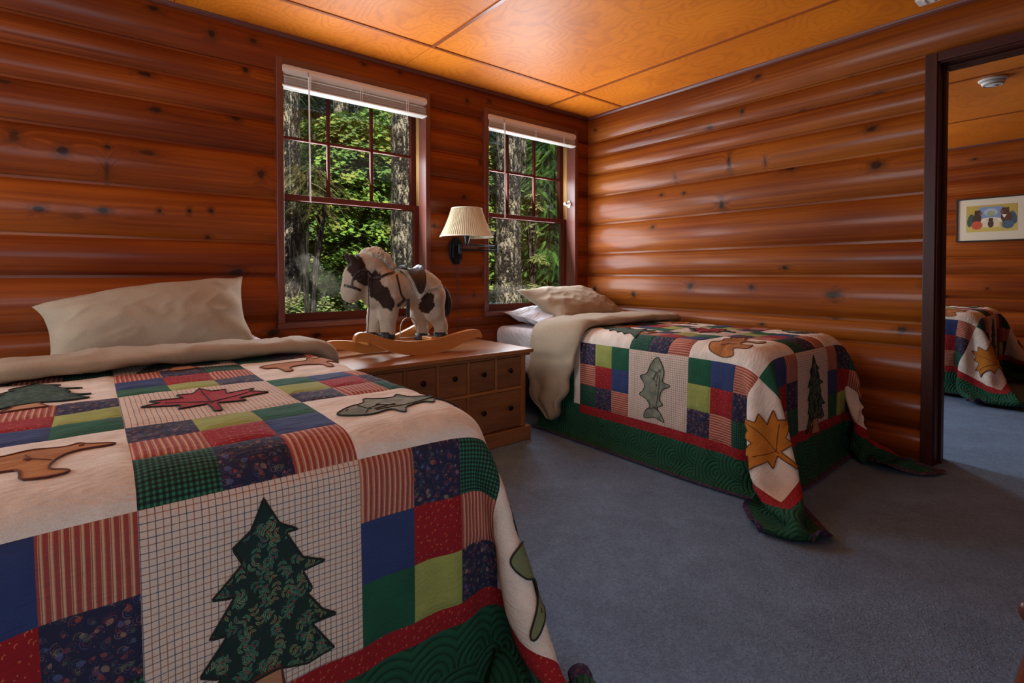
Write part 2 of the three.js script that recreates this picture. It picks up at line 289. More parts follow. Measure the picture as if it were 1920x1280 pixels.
  mesh('door_stop', boxUV(rbox(0.04, 0.07, 0, dt, d0, d0 + 0.011, 0.002), 'y'), CASING, dw);
  mesh('door_stop', boxUV(rbox(0.04, 0.07, dt - 0.011, dt, d0 + 0.011, d1, 0.002), 'z'), CASING, dw);
}

// ---------------------------------------------------------------- windows
const GLASS = phy({ color: 0xffffff, transmission: 1, roughness: 0.02, ior: 1.45, thickness: 0, specularIntensity: 0.5 });
const BLIND = std({ color: 0xd9d2ca, roughness: 0.42 }), BLINDD = std({ color: 0xb9b2aa, roughness: 0.5 }), CORD = std({ color: 0xe8e6e2, roughness: 0.5 });
function sash(w, kindName, x0, x1, y0, y1, zc, th, rail, stile, lites) {
  const s = new THREE.Group(); s.name = kindName; w.add(s);
  const z0 = zc - th / 2, z1 = zc + th / 2;
  mesh('stile', boxUV(rbox(x0, x0 + stile, y0, y1, z0, z1, 0.003), 'y'), SASH, s);
  mesh('stile', boxUV(rbox(x1 - stile, x1, y0, y1, z0, z1, 0.003), 'y'), SASH, s);
  mesh('rail', boxUV(rbox(x0 + stile, x1 - stile, y0, y0 + rail[0], z0, z1, 0.003), 'x'), SASH, s);
  mesh('rail', boxUV(rbox(x0 + stile, x1 - stile, y1 - rail[1], y1, z0, z1, 0.003), 'x'), SASH, s);
  const gx0 = x0 + stile, gx1 = x1 - stile, gy0 = y0 + rail[0], gy1 = y1 - rail[1], [nx, ny] = lites, mt = 0.017;
  for (let i = 1; i < nx; i++) { const x = mix(gx0, gx1, i / nx); mesh('muntin', boxUV(rbox(x - mt / 2, x + mt / 2, gy0, gy1, zc - 0.012, zc + 0.012, 0.003), 'y'), SASH, s); }
  for (let j = 1; j < ny; j++) { const y = mix(gy0, gy1, j / ny); mesh('muntin', boxUV(rbox(gx0, gx1, y - mt / 2, y + mt / 2, zc - 0.0115, zc + 0.0115, 0.003), 'x'), SASH, s); }
  for (let i = 0; i < nx; i++) for (let j = 0; j < ny; j++) mesh('pane', box(mix(gx0, gx1, i / nx) + (i ? mt / 2 : -0.003), mix(gx0, gx1, (i + 1) / nx) + (i < nx - 1 ? -mt / 2 : 0.003), mix(gy0, gy1, j / ny) + (j ? mt / 2 : -0.003), mix(gy0, gy1, (j + 1) / ny) + (j < ny - 1 ? -mt / 2 : 0.003), zc - 0.001, zc + 0.001), GLASS, s);
}
function sashWindow(name, label, W) {
  const w = struct(name, label, 'window'), { a0, a1 } = W, top = 2.149, sill = 0.692, c = 0.036;
  mesh('side_casing', boxUV(rbox(a0, a0 + c, sill, top, -0.05, 0.046, 0.003), 'y'), TRIM, w);
  mesh('side_casing', boxUV(rbox(a1 - c, a1, sill, top, -0.05, 0.046, 0.003), 'y'), TRIM, w);
  mesh('head_casing', boxUV(rbox(a0 + c, a1 - c, top - c, top, -0.05, 0.046, 0.003), 'x'), TRIM, w);
  mesh('sill', boxUV(rbox(a0 - 0.006, a1 + 0.006, 0.664, sill, -WT, 0.062, 0.004), 'x'), TRIM, w);
  const j0 = a0 + 0.018, j1 = a1 - 0.018;
  for (const [p, q] of [[a0, j0], [j1, a1]]) { mesh('jamb', boxUV(box(p, q, sill, top, -WT, -0.05), 'y'), TRIM, w); }
  mesh('jamb', boxUV(box(j0, j1, top - 0.02, top, -WT, -0.05), 'x'), TRIM, w);
  for (const x of [j0, j1 - 0.010]) { mesh('track', boxUV(rbox(x, x + 0.010, sill, top - 0.02, -0.060, -0.051, 0.002), 'y'), TRACK, w); mesh('track', boxUV(rbox(x, x + 0.010, 1.42, top - 0.02, -0.102, -0.061, 0.002), 'y'), TRACK, w); }
  sash(w, 'lower_sash', j0 + 0.001, j1 - 0.001, sill + 0.001, 1.421, -0.080, 0.034, [0.044, 0.034], 0.042, [1, 1]);
  sash(w, 'upper_sash', j0 + 0.001, j1 - 0.001, 1.388, top - 0.021, -0.124, 0.034, [0.034, 0.045], 0.042, [3, 2]);
  return w;
}
sashWindow('window_1', 'double hung window behind the toy horse', W1);
sashWindow('window_2', 'double hung window above the pillow corner bed', W2);
sashWindow('window_3', 'narrow window of the next room', W3);
sashWindow('window_4', 'window of the next room', W4);
{ const w = struct('window_5', 'unseen added window in the side wall by the pine-tree quilt', 'window'); mesh('frame', [box(XL - 0.1, XL - 0.05, 0.75, 0.81, 0.35, 1.65), box(XL - 0.1, XL - 0.05, 2.02, 2.08, 0.35, 1.65), box(XL - 0.1, XL - 0.05, 0.81, 2.02, 0.35, 0.41), box(XL - 0.1, XL - 0.05, 0.81, 2.02, 1.59, 1.65), box(XL - 0.1, XL - 0.05, 0.81, 2.02, 0.98, 1.02)], TRIM, w); mesh('pane', box(XL - 0.078, XL - 0.075, 0.81, 2.02, 0.41, 1.59), GLASS, w); }  // unseen window, added and placed to carry the side light
{ const w = struct('window_6', 'unseen added window facing the log wall with the toy horse', 'window'), z0 = ZB + 0.09, z1 = ZB + 0.14; mesh('frame', [box(-4.55, -2.95, 0.75, 0.81, z0, z1), box(-4.55, -2.95, 2.02, 2.08, z0, z1), box(-4.55, -4.49, 0.81, 2.02, z0, z1), box(-3.01, -2.95, 0.81, 2.02, z0, z1), box(-3.77, -3.73, 0.81, 2.02, z0, z1)], TRIM, w); mesh('pane', box(-4.49, -3.01, 0.81, 2.02, z0 + 0.02, z0 + 0.024), GLASS, w); }  // unseen window, added to carry the fill from behind the camera
{ // white latch on the second window
  const l = thing('sash_latch', 'small white latch on the side jamb of the window near the room corner', 'latch', [-0.205, 1.545, -0.02]);
  const a = lathe([[0, 0], [0.024, 0], [0.024, 0.005], [0.012, 0.010], [0.010, 0.03], [0.014, 0.034], [0.014, 0.048], [0.009, 0.052], [0, 0.052]], 20); a.rotateZ(Math.PI / 2);
  mesh('knob', a, CORD, l); mesh('plate', rbox(-0.001, 0.004, -0.028, 0.028, -0.014, 0.014, 0.002), CORD, l);
  l.position.set(-0.2055, 1.545, -0.02);
}
function blind(name, label, x0, x1, gap) {
  const b = thing(name, label, 'blind', [(x0 + x1) / 2, 2.0, 0.03]); b.position.set(0, 0, 0);
  const rail = (y0, y1, zf) => { const s = new THREE.Shape(), n = 10, dep = 0.05; s.moveTo(0, y0); for (let i = 0; i <= n; i++) { const t = i / n; s.lineTo(dep - 0.012 + 0.012 * Math.sin(Math.PI * t), mix(y0, y1, t)); } s.lineTo(0, y1); s.lineTo(0, y0); const g = new THREE.ExtrudeGeometry(s, { depth: x1 - x0, bevelEnabled: false }); g.rotateY(-Math.PI / 2); g.scale(-1, 1, 1); rewind(g); g.translate(x0, 0, zf); return g; };
  mesh('headrail', rail(2.060, 2.112, 0.002), BLIND, b);
  const yb = gap ? 1.985 : 2.004, yt = gap ? 2.044 : 2.056, n = 9;
  for (let i = 0; i < n; i++) { const y = mix(yb + 0.022, yt, i / (n - 1)); mesh('slat', rbox(x0 + 0.008, x1 - 0.008, y - 0.0011, y + 0.0011, 0.006, 0.050 + (i % 2) * 0.0015, 0.001, 1), i % 3 ? BLIND : BLINDD, b); }
  mesh('bottom_rail', rail(yb, yb + 0.020, 0.002), BLIND, b);
  const xw = x0 + 0.135; mesh('wand', tube([[xw, 2.06, 0.066], [xw, 2.0, 0.068], [xw + 0.002, 1.70, 0.066], [xw + 0.004, 1.365, 0.065]], 0.0042, 20, 8), CORD, b);
  mesh('wand_hook', tube([[xw, 2.085, 0.054], [xw - 0.004, 2.09, 0.062], [xw, 2.06, 0.067]], 0.0025, 10, 6), std({ color: 0x8a8580, roughness: 0.4, metalness: 0.5 }), b);
  for (const f of [0.16, 0.5, 0.84]) { const x = mix(x0, x1, f); for (const dx of [-0.006, 0.006]) mesh('ladder_cord', tube([[x + dx, 2.07, 0.0555], [x + dx, (yb + yt) / 2, 0.0545], [x + dx, yb + 0.01, 0.0545]], 0.0013, 6, 5), CORD, b); }
  return b;
}
blind('window_blind', 'white slatted blind drawn up at the window behind the toy horse', -2.478, -1.585, true);
blind('window_blind', 'white slatted blind drawn up at the window near the room corner', -1.088, -0.195, false);

// ---------------------------------------------------------------- fabrics
const weave = tex(256, 256, (u, v, i, j) => 128 + 60 * (Math.sin(i * Math.PI / 2) * 0.5 + Math.sin(j * Math.PI / 2) * 0.5) + 60 * (h2(i, j, 1) - 0.5) + 50 * (noise(u * 12, v * 12, 2, 12, 12) - 0.5), false);
// soft creases of washed cotton
const crinkle = tex(512, 512, (u, v) => { const a = noise(u * 9, v * 26, 61, 9, 26), b = noise(u * 22, v * 60, 62, 22, 60), c = noise(u * 5, v * 5, 63, 5, 5); return 255 * clamp(0.25 + 0.55 * (1 - Math.abs(2 * a - 1)) * 0.6 + 0.28 * b + 0.25 * c - 0.2); }, false);
const PX = 256, TILE = 0.23;                        // one fabric tile is 23 cm
const lerp3 = (a, b, t) => [mix(a[0], b[0], t), mix(a[1], b[1], t), mix(a[2], b[2], t)];
const thread = (c, i, j, k = 0.10) => { const t = 1 + k * (h2(i, j, 8) - 0.5) + k * 0.6 * (noise(i / 3, j * 2, 9) - 0.5); return [c[0] * t, c[1] * t, c[2] * t]; };
const solid = (c) => tex(PX, PX, (u, v, i, j) => { const t = 1 + 0.08 * (noise(u * 8, v * 8, 5, 8, 8) - 0.5); return thread([c[0] * t, c[1] * t, c[2] * t], i, j); });
// little shapes stamped on a tile, wrapped at the edges
function stamped(size, base, list) { // list of functions (dx, dy) in pixels with [x, y, radius, colour fn -> colour or null]
  const d = new Float32Array(size * size * 3); for (let k = 0; k < size * size; k++) { d[3 * k] = base[0]; d[3 * k + 1] = base[1]; d[3 * k + 2] = base[2]; }
  for (const [x, y, r, f] of list) for (let j = Math.floor(y - r); j <= y + r; j++) for (let i = Math.floor(x - r); i <= x + r; i++) { const c = f(i + 0.5 - x, j + 0.5 - y); if (!c) continue; const k = 3 * (((j % size) + size) % size * size + ((i % size) + size) % size); const a = c[3] ?? 1; for (let m = 0; m < 3; m++) d[k + m] = mix(d[k + m], c[m], a); }
  return tex(size, size, (u, v, i, j) => thread([d[3 * (j * size + i)], d[3 * (j * size + i) + 1], d[3 * (j * size + i) + 2]], i, j, 0.12));
}
const RR = rngOf(5), pick = (a) => a[Math.floor(RR() * a.length)];
const leafShape = (L, Wd, ang, col) => (x, y) => { const c = Math.cos(ang), s = Math.sin(ang), p = x * c + y * s, q = -x * s + y * c, t = p / L; if (t < 0 || t > 1) return null; return Math.abs(q) < Wd * Math.sin(Math.PI * Math.pow(t, 0.8)) ? col : null; };
const disc = (r, col) => (x, y) => x * x + y * y < r * r ? col : null;
const ringS = (r, w, col, a0 = 0, a1 = 7) => (x, y) => { const d = Math.hypot(x, y), a = (Math.atan2(y, x) + 6.2832) % 6.2832; return Math.abs(d - r) < w && a >= a0 && a <= a1 ? col : null; };
const star = (r, col) => (x, y) => { const a = Math.atan2(y, x), d = Math.hypot(x, y); return d < r * (0.55 + 0.45 * Math.cos(5 * a)) ? col : null; };
const line = (L, w, ang, col, bend = 0) => (x, y) => { const c = Math.cos(ang), s = Math.sin(ang), p = x * c + y * s, q = -x * s + y * c; return p > 0 && p < L && Math.abs(q - bend * Math.sin(p / L * 3.14)) < w ? col : null; };
function holly(size, base, n, greens, berry) {
  const l = [];
  const m0 = Math.ceil(Math.sqrt(n)), gap = size / m0; for (let k = 0; k < m0 * m0; k++) { const x = (k % m0 + RR() * 0.8) * gap, y = (Math.floor(k / m0) + RR() * 0.8) * gap, a = RR() * 6.28, g = pick(greens); l.push([x, y, 56, line(50, 1.0, a, [120, 60, 50], 5)]); for (const s of [-1, 1]) for (let m = 0; m < 2; m++) { const t = 12 + m * 20; l.push([x + Math.cos(a) * t, y + Math.sin(a) * t, 28, leafShape(25, 5.2, a + s * 0.8, g)]); l.push([x + Math.cos(a) * t, y + Math.sin(a) * t, 28, leafShape(22, 2.2, a + s * 0.8, [36, 74, 60])]); } l.push([x + Math.cos(a) * 36 + 5, y + Math.sin(a) * 36, 6, disc(3.6, berry)]); }
  return stamped(size, base, l);
}
function paisley(size, base, n, cols) {
  const l = [];
  const m0 = Math.ceil(Math.sqrt(n)), gap = size / m0; for (let k = 0; k < m0 * m0; k++) { const x = (k % m0 + RR() * 0.8) * gap, y = (Math.floor(k / m0) + RR() * 0.8) * gap, r = 8 + RR() * 12, a = RR() * 6.28, c = pick(cols), e = pick(cols); l.push([x, y, 36, leafShape(r * 1.6, r * 0.55, a, [...c, 0.75])]); l.push([x, y, 36, ringS(r, 0.9, [...e, 0.8], a % 3, (a % 3) + 3.3)]); l.push([x, y, 36, ringS(r * 0.55, 0.8, [...pick(cols), 0.8])]); l.push([x + r, y - r, 5, disc(1.8, pick(cols))]); }
  return stamped(size, base, l);
}
const T = {
  cream: solid([226, 216, 202]), green: solid([22, 84, 60]), blue: solid([44, 60, 106]), lime: solid([150, 158, 82]),
  stripe: tex(512, 512, (u, v, i, j) => { const p = (u * 20) % 1, c = p < 0.5 ? [152, 66, 60] : p < 0.58 ? [196, 150, 118] : p < 0.68 ? [150, 84, 70] : p < 0.9 ? [204, 164, 130] : [176, 110, 90]; return thread(c, i, j, 0.14); }),
  check: tex(PX, PX, (u, v, i, j) => { const a = ((u * 27) % 1) < 0.5, b = ((v * 27) % 1) < 0.5; const c = a && b ? [10, 26, 26] : a || b ? [22, 62, 50] : [44, 116, 84]; return thread(c, i, j); }),
  red: stamped(512, [146, 18, 28], Array.from({ length: 256 }, (_, k) => { const x = (k % 16 + RR() * 0.8) * 32, y = (Math.floor(k / 16) + RR() * 0.8) * 32, r = RR(); return [x, y, 12, r < 0.45 ? star(5.2, [206, 130, 70]) : r < 0.75 ? ringS(6, 1.3, [206, 120, 66], 1, 4) : disc(2, [212, 140, 80])]; })),
  floral: paisley(512, [34, 36, 64], 190, [[150, 66, 58], [82, 92, 136], [156, 122, 98], [66, 86, 78], [110, 56, 74]]),
  binding: paisley(512, [52, 42, 76], 200, [[132, 62, 76], [84, 84, 122], [120, 90, 100], [60, 90, 84]]),
  plaid: tex(512, 512, (u, v, i, j) => { let c = [216, 196, 178]; const p = (u * 22) % 2, q = (v * 22) % 2; const ln = (f) => (f % 1) < 0.13; const col = (f) => f < 1 ? [128, 84, 66] : [62, 66, 84]; if (ln(p)) c = lerp3(c, col(p), 0.75); if (ln(q)) c = lerp3(c, col(q), 0.75); return thread(c, i, j); }),
  holly: holly(512, [18, 44, 40], 150, [[86, 132, 104], [110, 148, 112], [64, 112, 96], [130, 140, 90]], [156, 40, 52]),
  fish: tex(PX, PX, (u, v, i, j) => { const t = noise(u * 10, v * 10, 71, 10, 10), s = noise(u * 40, v * 40, 72, 40, 40); return thread(lerp3([84, 92, 78], [150, 152, 132], clamp(t * 0.8 + s * 0.3)), i, j); }),
  bear: tex(PX, PX, (u, v, i, j) => thread(lerp3([150, 92, 44], [188, 128, 70], noise(u * 6, v * 14, 73, 6, 14)), i, j)),
  brownbear: tex(PX, PX, (u, v, i, j) => thread(lerp3([134, 62, 38], [160, 80, 52], noise(u * 6, v * 14, 74, 6, 14)), i, j)),
  gold: solid([186, 116, 34]), olive: solid([112, 124, 88]), maple: tex(PX, PX, (u, v, i, j) => thread(((u * 26) % 1) < 0.2 || ((v * 26) % 1) < 0.2 ? [126, 22, 30] : [172, 26, 36], i, j)), pine: tex(PX, PX, (u, v, i, j) => thread(lerp3([30, 52, 44], [74, 98, 80], noise(u * 30, v * 30, 75, 30, 30)), i, j)), trunk: solid([176, 126, 92]),
};
const fabric = (map, extra = {}) => std({ map, roughness: 0.92, bumpMap: crinkle, bumpScale: 0.003, side: THREE.DoubleSide, ...extra });
const FAB = Object.fromEntries(Object.entries(T).map(([k, m]) => [k, fabric(m)]));
// stitched fans on the green border
const fans = tex(512, 512, (u, v) => { const x = (u * 2) % 1, y = (v * 2) % 1; const row = Math.floor(v * 2), dx = Math.min(Math.abs(x - (row % 2 ? 0 : 0.5)), row % 2 ? Math.abs(x - 1) : 9); const r = Math.hypot(dx, y) * 6.5; const f = r % 1; return 255 * clamp(0.25 + 0.75 * Math.sqrt(Math.sin(Math.PI * clamp(f)))); }, false);
FAB.border = std({ map: T.green, roughness: 0.92, bumpMap: fans, bumpScale: 0.010, side: THREE.DoubleSide });
FAB.backing = FAB.border;
const THREAD = std({ color: 0x1c2420, roughness: 0.9 }), THREADB = std({ color: 0x5a2c1c, roughness: 0.9 });

// ---------------------------------------------------------------- quilt: cloth laid on the bed and left to fall
const C = 0.0237, NI = 98, NJ = 87, J0 = 26, MID = 48.5;   // cells of 24 mm; 15 cells to a block, 5 to a patch
function dropCloth(o) { // o: cx, hw, top, zf, walls: fn(p) pushing a point out of walls
  const N = NI * NJ, x = new Float32Array(N * 3), p = new Float32Array(N * 3), inv = new Float32Array(N).fill(1);
  for (let j = 0; j < NJ; j++) for (let i = 0; i < NI; i++) { const k = 3 * (j * NI + i); x[k] = o.cx + (i - MID) * C; x[k + 1] = o.top + 0.012 + 0.004 * noise(i * 0.35, j * 0.35, o.seed); x[k + 2] = o.zf + (J0 - j) * C; if ((i - MID) * C < (o.hwR ?? o.hw) - 0.075 && (MID - i) * C < o.hw - 0.075 && o.zf - x[k + 2] > 0.075) { inv[j * NI + i] = 0; x[k + 1] = o.top + 0.006 * (fbm(i * 0.12, j * 0.16, 3, o.seed + 5) - 0.5) * 2; } }
  for (let j = 0; j < NJ; j++) for (let i = 0; i < NI; i++) { // start with the overhang already turned down
    const k = 3 * (j * NI + i); if (!inv[k / 3]) continue;
    const sx = (i - MID) * C, HW = sx > 0 ? o.hwR ?? o.hw : o.hw, ds = Math.max(0, Math.abs(sx) - HW), dt = Math.max(0, x[k + 2] - o.zf), d = Math.hypot(ds, dt); if (!d) continue;
    const fl = 0.10 + 0.42 * Math.min(ds, dt) / d, sg = Math.sign(sx), out = sg > 0 && o.hwR ? 0.0 : 1;
    x[k] = o.cx + sg * Math.min(Math.abs(sx), HW + 0.01 + out * fl * ds); x[k + 2] = Math.min(x[k + 2], o.zf + 0.01 + fl * dt); x[k + 1] = o.top - Math.max(ds, dt) * 0.97 - 0.12 * Math.min(ds, dt) * (0.5 + 0.5 * noise(i * 0.2, j * 0.2, o.seed)); if (x[k + 1] < 0.01) x[k + 1] = 0.01 + 0.02 * noise(i * 0.4, j * 0.4, o.seed);
  }
  p.set(x);
  const con = [];
  const add = (i, j, a, b, st) => { if (a < 0 || a >= NI || b < 0 || b >= NJ || !(inv[j * NI + i] + inv[b * NI + a])) return; con.push([j * NI + i, b * NI + a, C * Math.hypot(a - i, b - j), st]); };
  for (let j = 0; j < NJ; j++) for (let i = 0; i < NI; i++) { add(i, j, i + 1, j, 1); add(i, j, i, j + 1, 1); add(i, j, i + 1, j + 1, 0.5); add(i, j, i - 1, j + 1, 0.5); add(i, j, i + 2, j, o.bend); add(i, j, i, j + 2, o.bend);  }
  const n = con.length, A = new Int32Array(n), B = new Int32Array(n), L = new Float32Array(n), S = new Float32Array(n);
  con.forEach((c, k) => { A[k] = c[0] * 3; B[k] = c[1] * 3; L[k] = c[2]; S[k] = c[3]; });
  const R = 0.085, yc = o.top - R;
  const steps = o.steps ?? 170, g = -0.00055;
  const pins = (o.pins ?? []).map(([i, j, ...to]) => { const k = j * NI + i; inv[k] = 0; return { q: 3 * k, from: [x[3 * k], x[3 * k + 1], x[3 * k + 2]], to }; });
  for (let s = 0; s < steps; s++) {
    const pt = smooth(0, steps * 0.6, s); for (const n2 of pins) for (let m = 0; m < 3; m++) x[n2.q + m] = p[n2.q + m] = mix(n2.from[m], n2.to[m], pt);
    for (let k = 0; k < N; k++) { if (!inv[k]) continue; const q = 3 * k; for (let m = 0; m < 3; m++) { const v = (x[q + m] - p[q + m]) * 0.97; p[q + m] = x[q + m]; x[q + m] += v + (m === 1 ? g : 0); } }
    const its = 12;
    for (let it = 0; it < its; it++) {
      const fwd = it % 2 === 0;
      for (let w = 0; w < n; w++) {
        const k = fwd ? w : n - 1 - w, a = A[k], b = B[k], wa = inv[a / 3], wb = inv[b / 3], W = wa + wb; if (!W) continue;
        const dx = x[b] - x[a], dy = x[b + 1] - x[a + 1], dz = x[b + 2] - x[a + 2], d = Math.sqrt(dx * dx + dy * dy + dz * dz) || 1e-6;
        if (S[k] < 0.4 && d > L[k]) continue;                               // bending links only push apart
        const f = (d - L[k]) / d / W * S[k];
        x[a] += dx * f * wa; x[a + 1] += dy * f * wa; x[a + 2] += dz * f * wa; x[b] -= dx * f * wb; x[b + 1] -= dy * f * wb; x[b + 2] -= dz * f * wb;
      }
      if (it % 3 !== 2) continue;
      for (let k = 0; k < N; k++) { // collisions with the rounded bed, the floor and what stands beside it
        const q = 3 * k; if (!inv[k]) continue;
        let X = x[q] - o.cx, Y = x[q + 1], Z = x[q + 2], hit = false;
        const HW = X > 0 ? o.hwR ?? o.hw : o.hw, ax = Math.sign(X) * Math.max(Math.abs(X) - (HW - R), 0), ay = Math.max(Y - yc, 0), az = Math.max(Z - (o.zf - R), 0), d = Math.hypot(ax, ay, az);
        if (Math.abs(X) < HW && Y < o.top && Z < o.zf && d < R) {
          hit = true;
          if (d > 1e-5) { const f = R / d - 1; X += ax * f; Y += ay * f; Z += az * f; } else { const ex = HW - Math.abs(X), ey = o.top - Y, ez = o.zf - Z; if (ey <= ex && ey <= ez) Y = o.top; else if (ex < ez) X = Math.sign(X) * HW; else Z = o.zf; }
          x[q] = X + o.cx; x[q + 1] = Y; x[q + 2] = Z;
        }
        if (x[q + 1] < 0.008) { x[q + 1] = 0.008; hit = true; }
        if (o.walls && o.walls(x, q)) hit = true;
        if (hit) for (let m = 0; m < 3; m++) p[q + m] = mix(p[q + m], x[q + m], 0.8);
      }
    }
  }
  for (let it = 0; it < 4; it++) { const y = x.slice(); for (let j = 1; j < NJ - 1; j++) for (let i = 1; i < NI - 1; i++) { const k = j * NI + i; if (!inv[k]) continue; for (let m = 0; m < 3; m++) x[3 * k + m] = mix(y[3 * k + m], (y[3 * (k - 1) + m] + y[3 * (k + 1) + m] + y[3 * (k - NI) + m] + y[3 * (k + NI) + m]) / 4, 0.35); } }
  // smooth evaluation
  const at4 = (i, j, m) => x[3 * (clamp(j, 0, NJ - 1) * NI + clamp(i, 0, NI - 1)) + m];
  const cr = (t) => [0.5 * (-t + 2 * t * t - t * t * t), 0.5 * (2 - 5 * t * t + 3 * t * t * t), 0.5 * (t + 4 * t * t - 3 * t * t * t), 0.5 * (-t * t + t * t * t)];
  const P = (s, t) => { const i = Math.min(NI - 2, Math.max(0, Math.floor(s))), j = Math.min(NJ - 2, Math.max(0, Math.floor(t))), a = cr(s - i), b = cr(t - j), r = [0, 0, 0]; for (let m = 0; m < 3; m++) for (let v = 0; v < 4; v++) for (let u = 0; u < 4; u++) r[m] += a[u] * b[v] * at4(i + u - 1, j + v - 1, m); return V(...r); };
  const Nn = (s, t) => { const e = 0.35, a = P(s + e, t).sub(P(s - e, t)), b = P(s, t + e).sub(P(s, t - e)); return a.cross(b).normalize(); };
  return { P, N: Nn };
}
// nine-patch letters, as seen from the foot of the bed, top row first
const NP = { a0: ['FLG', 'SRB', 'CFS'], a90: ['GBS', 'LRF', 'FSC'], a180: ['SFC', 'BRS', 'GLF'], a270: ['CSF', 'FRL', 'SBG'] };
const LET = { F: 'floral', L: 'lime', G: 'green', S: 'stripe', R: 'red', B: 'blue', C: 'check' };
const PLAN = [ // rows from the foot; columns from the left as seen from the foot
  ['leaf_gold', 'a90', 'tree_big', 'a180', 'leaf_olive'],
  ['e90', 'bear', 'a0', 'fish', 'a90'],
  ['fishplaid', 'a270', 'maple', 'a90', 'leaf_olive'],
  ['e0', 'tree_small', 'a180', 'moose', 'a0'],
  ['cream', 'a90', 'tree_plaid', 'a0', 'cream']];
const turnL = (m) => [0, 1, 2].map(r => [0, 1, 2].map(c => m[c][2 - r]).join(''));   // quarter turn: picture seen from the bed's side
NP.e90 = turnL(turnL(turnL(NP.a90))); NP.e0 = turnL(turnL(turnL(NP.a0)));
// outlines in block coordinates 0..1 (x across, y towards the head)
const O = {
  tree: [[.5, .93], [.57, .80], [.66, .745], [.60, .745], [.68, .60], [.80, .545], [.68, .53], [.73, .42], [.70, .41], [.78, .30], [.86, .25], [.72, .25], [.84, .08], [.70, .06], [.56, .10], [.44, .09], [.30, .0], [.16, -.05], [.30, .17], [.22, .21], [.33, .36], [.26, .37], [.36, .52], [.27, .54], [.40, .66], [.36, .74], [.44, .80]],
  trunk: [[.44, .10], [.57, .11], [.58, .02], [.63, -.10], [.38, -.10], [.43, .0]],
  fish: [[.06, .50], [.16, .58], [.30, .63], [.36, .72], [.46, .66], [.56, .68], [.62, .73], [.67, .63], [.76, .58], [.82, .63], [.94, .66], [.90, .52], [.94, .40], [.84, .44], [.76, .49], [.70, .42], [.64, .46], [.50, .43], [.42, .33], [.38, .42], [.24, .41], [.12, .45]],
  bear: [[.08, .62], [.14, .74], [.30, .80], [.48, .76], [.62, .80], [.74, .76], [.80, .80], [.84, .74], [.94, .66], [.92, .62], [.80, .60], [.72, .52], [.70, .40], [.76, .34], [.76, .29], [.62, .30], [.58, .48], [.40, .46], [.34, .34], [.38, .28], [.24, .28], [.20, .44], [.10, .40], [.06, .50]],
  maple: [[.5, .90], [.56, .74], [.66, .78], [.64, .62], [.84, .66], [.78, .56], [.90, .46], [.68, .38], [.70, .28], [.53, .32], [.52, .10], [.48, .10], [.47, .32], [.30, .28], [.32, .38], [.10, .46], [.22, .56], [.16, .66], [.36, .62], [.34, .78], [.44, .74]],
  oak: [[.5, .95], [.60, .90], [.60, .80], [.56, .76], [.70, .78], [.76, .66], [.66, .58], [.60, .57], [.74, .52], [.78, .40], [.66, .34], [.56, .36], [.54, .24], [.52, .08], [.48, .08], [.46, .24], [.44, .36], [.34, .34], [.22, .40], [.26, .52], [.40, .57], [.34, .58], [.24, .66], [.30, .78], [.44, .76], [.40, .80], [.40, .90]],
  moose: [[.10, .60], [.18, .68], [.40, .70], [.56, .72], [.62, .84], [.70, .78], [.78, .86], [.82, .74], [.94, .64], [.88, .58], [.76, .58], [.70, .50], [.68, .24], [.62, .24], [.60, .44], [.34, .44], [.30, .24], [.23, .24], [.22, .46], [.12, .48]],
};
const soften = (a) => { const c = new THREE.CatmullRomCurve3(a.map(([x, y]) => V(x, y, 0)), true, 'catmullrom', 0.5); return c.getPoints(a.length * 4).slice(0, -1).map(p => [p.x, p.y]); };
O.fish = O.fish.map(([x, y]) => [x, 0.53 + (y - 0.53) * 1.3]);
for (const k of ['fish', 'bear', 'oak', 'moose']) O[k] = soften(O[k]);
const rot = (a, k) => a.map(([x, y]) => { let p = [x, y]; for (let i = 0; i < k; i++) p = [1 - p[1], p[0]]; return p; });
const flipX = (a) => a.map(([x, y]) => [1 - x, y]);
const ART = { tree_big: ['plaid', [[O.trunk, 'trunk', THREADB], [O.tree, 'holly', THREAD]]], tree_plaid: ['plaid', [[O.trunk, 'trunk', THREADB], [O.tree, 'holly', THREAD]]], tree_small: ['cream', [[O.trunk, 'trunk', THREADB], [O.tree, 'pine', THREAD]]], bear: ['cream', [[O.bear, 'bear', THREADB]]], moose: ['cream', [[O.moose, 'bear', THREADB]]], fish: ['cream', [[O.fish, 'fish', THREAD]]], fishplaid: ['plaid', [[O.fish, 'fish', THREAD]]], maple: ['plaid', [[O.maple, 'maple', THREAD]]], leaf_gold: ['cream', [[O.maple, 'gold', THREADB]]], leaf_olive: ['cream', [[O.oak, 'olive', THREAD]]], cream: ['cream', []] };
ART.fishplaid[1][0][0] = flipX(O.fish);           // nose towards the bed's top edge
const MOTIF = { tree_big: 'holly-print pine tree applique', tree_plaid: 'holly-print pine tree applique', tree_small: 'dark green pine tree applique', bear: 'tan bear applique', moose: 'tan moose applique', fish: 'grey fish applique', fishplaid: 'grey green fish applique', maple: 'red maple leaf applique', leaf_gold: 'gold maple leaf applique', leaf_olive: 'olive oak leaf applique' };
const LINES = new Map();
const fishLines = [[[.22, .42], [.27, .50], [.24, .60]], [[.30, .47], [.42, .50], [.36, .54], [.30, .52]], [[.30, .44], [.48, .45], [.66, .48], [.78, .50]], [[.80, .62], [.77, .53], [.80, .45]], [[.13, .53], [.15, .55]]];
LINES.set(O.fish, fishLines); LINES.set(ART.fishplaid[1][0][0], fishLines.map(flipX));
LINES.set(O.bear, [[[.70, .52], [.62, .60], [.60, .70]], [[.34, .46], [.30, .56], [.22, .62]], [[.80, .70], [.82, .71]]]);
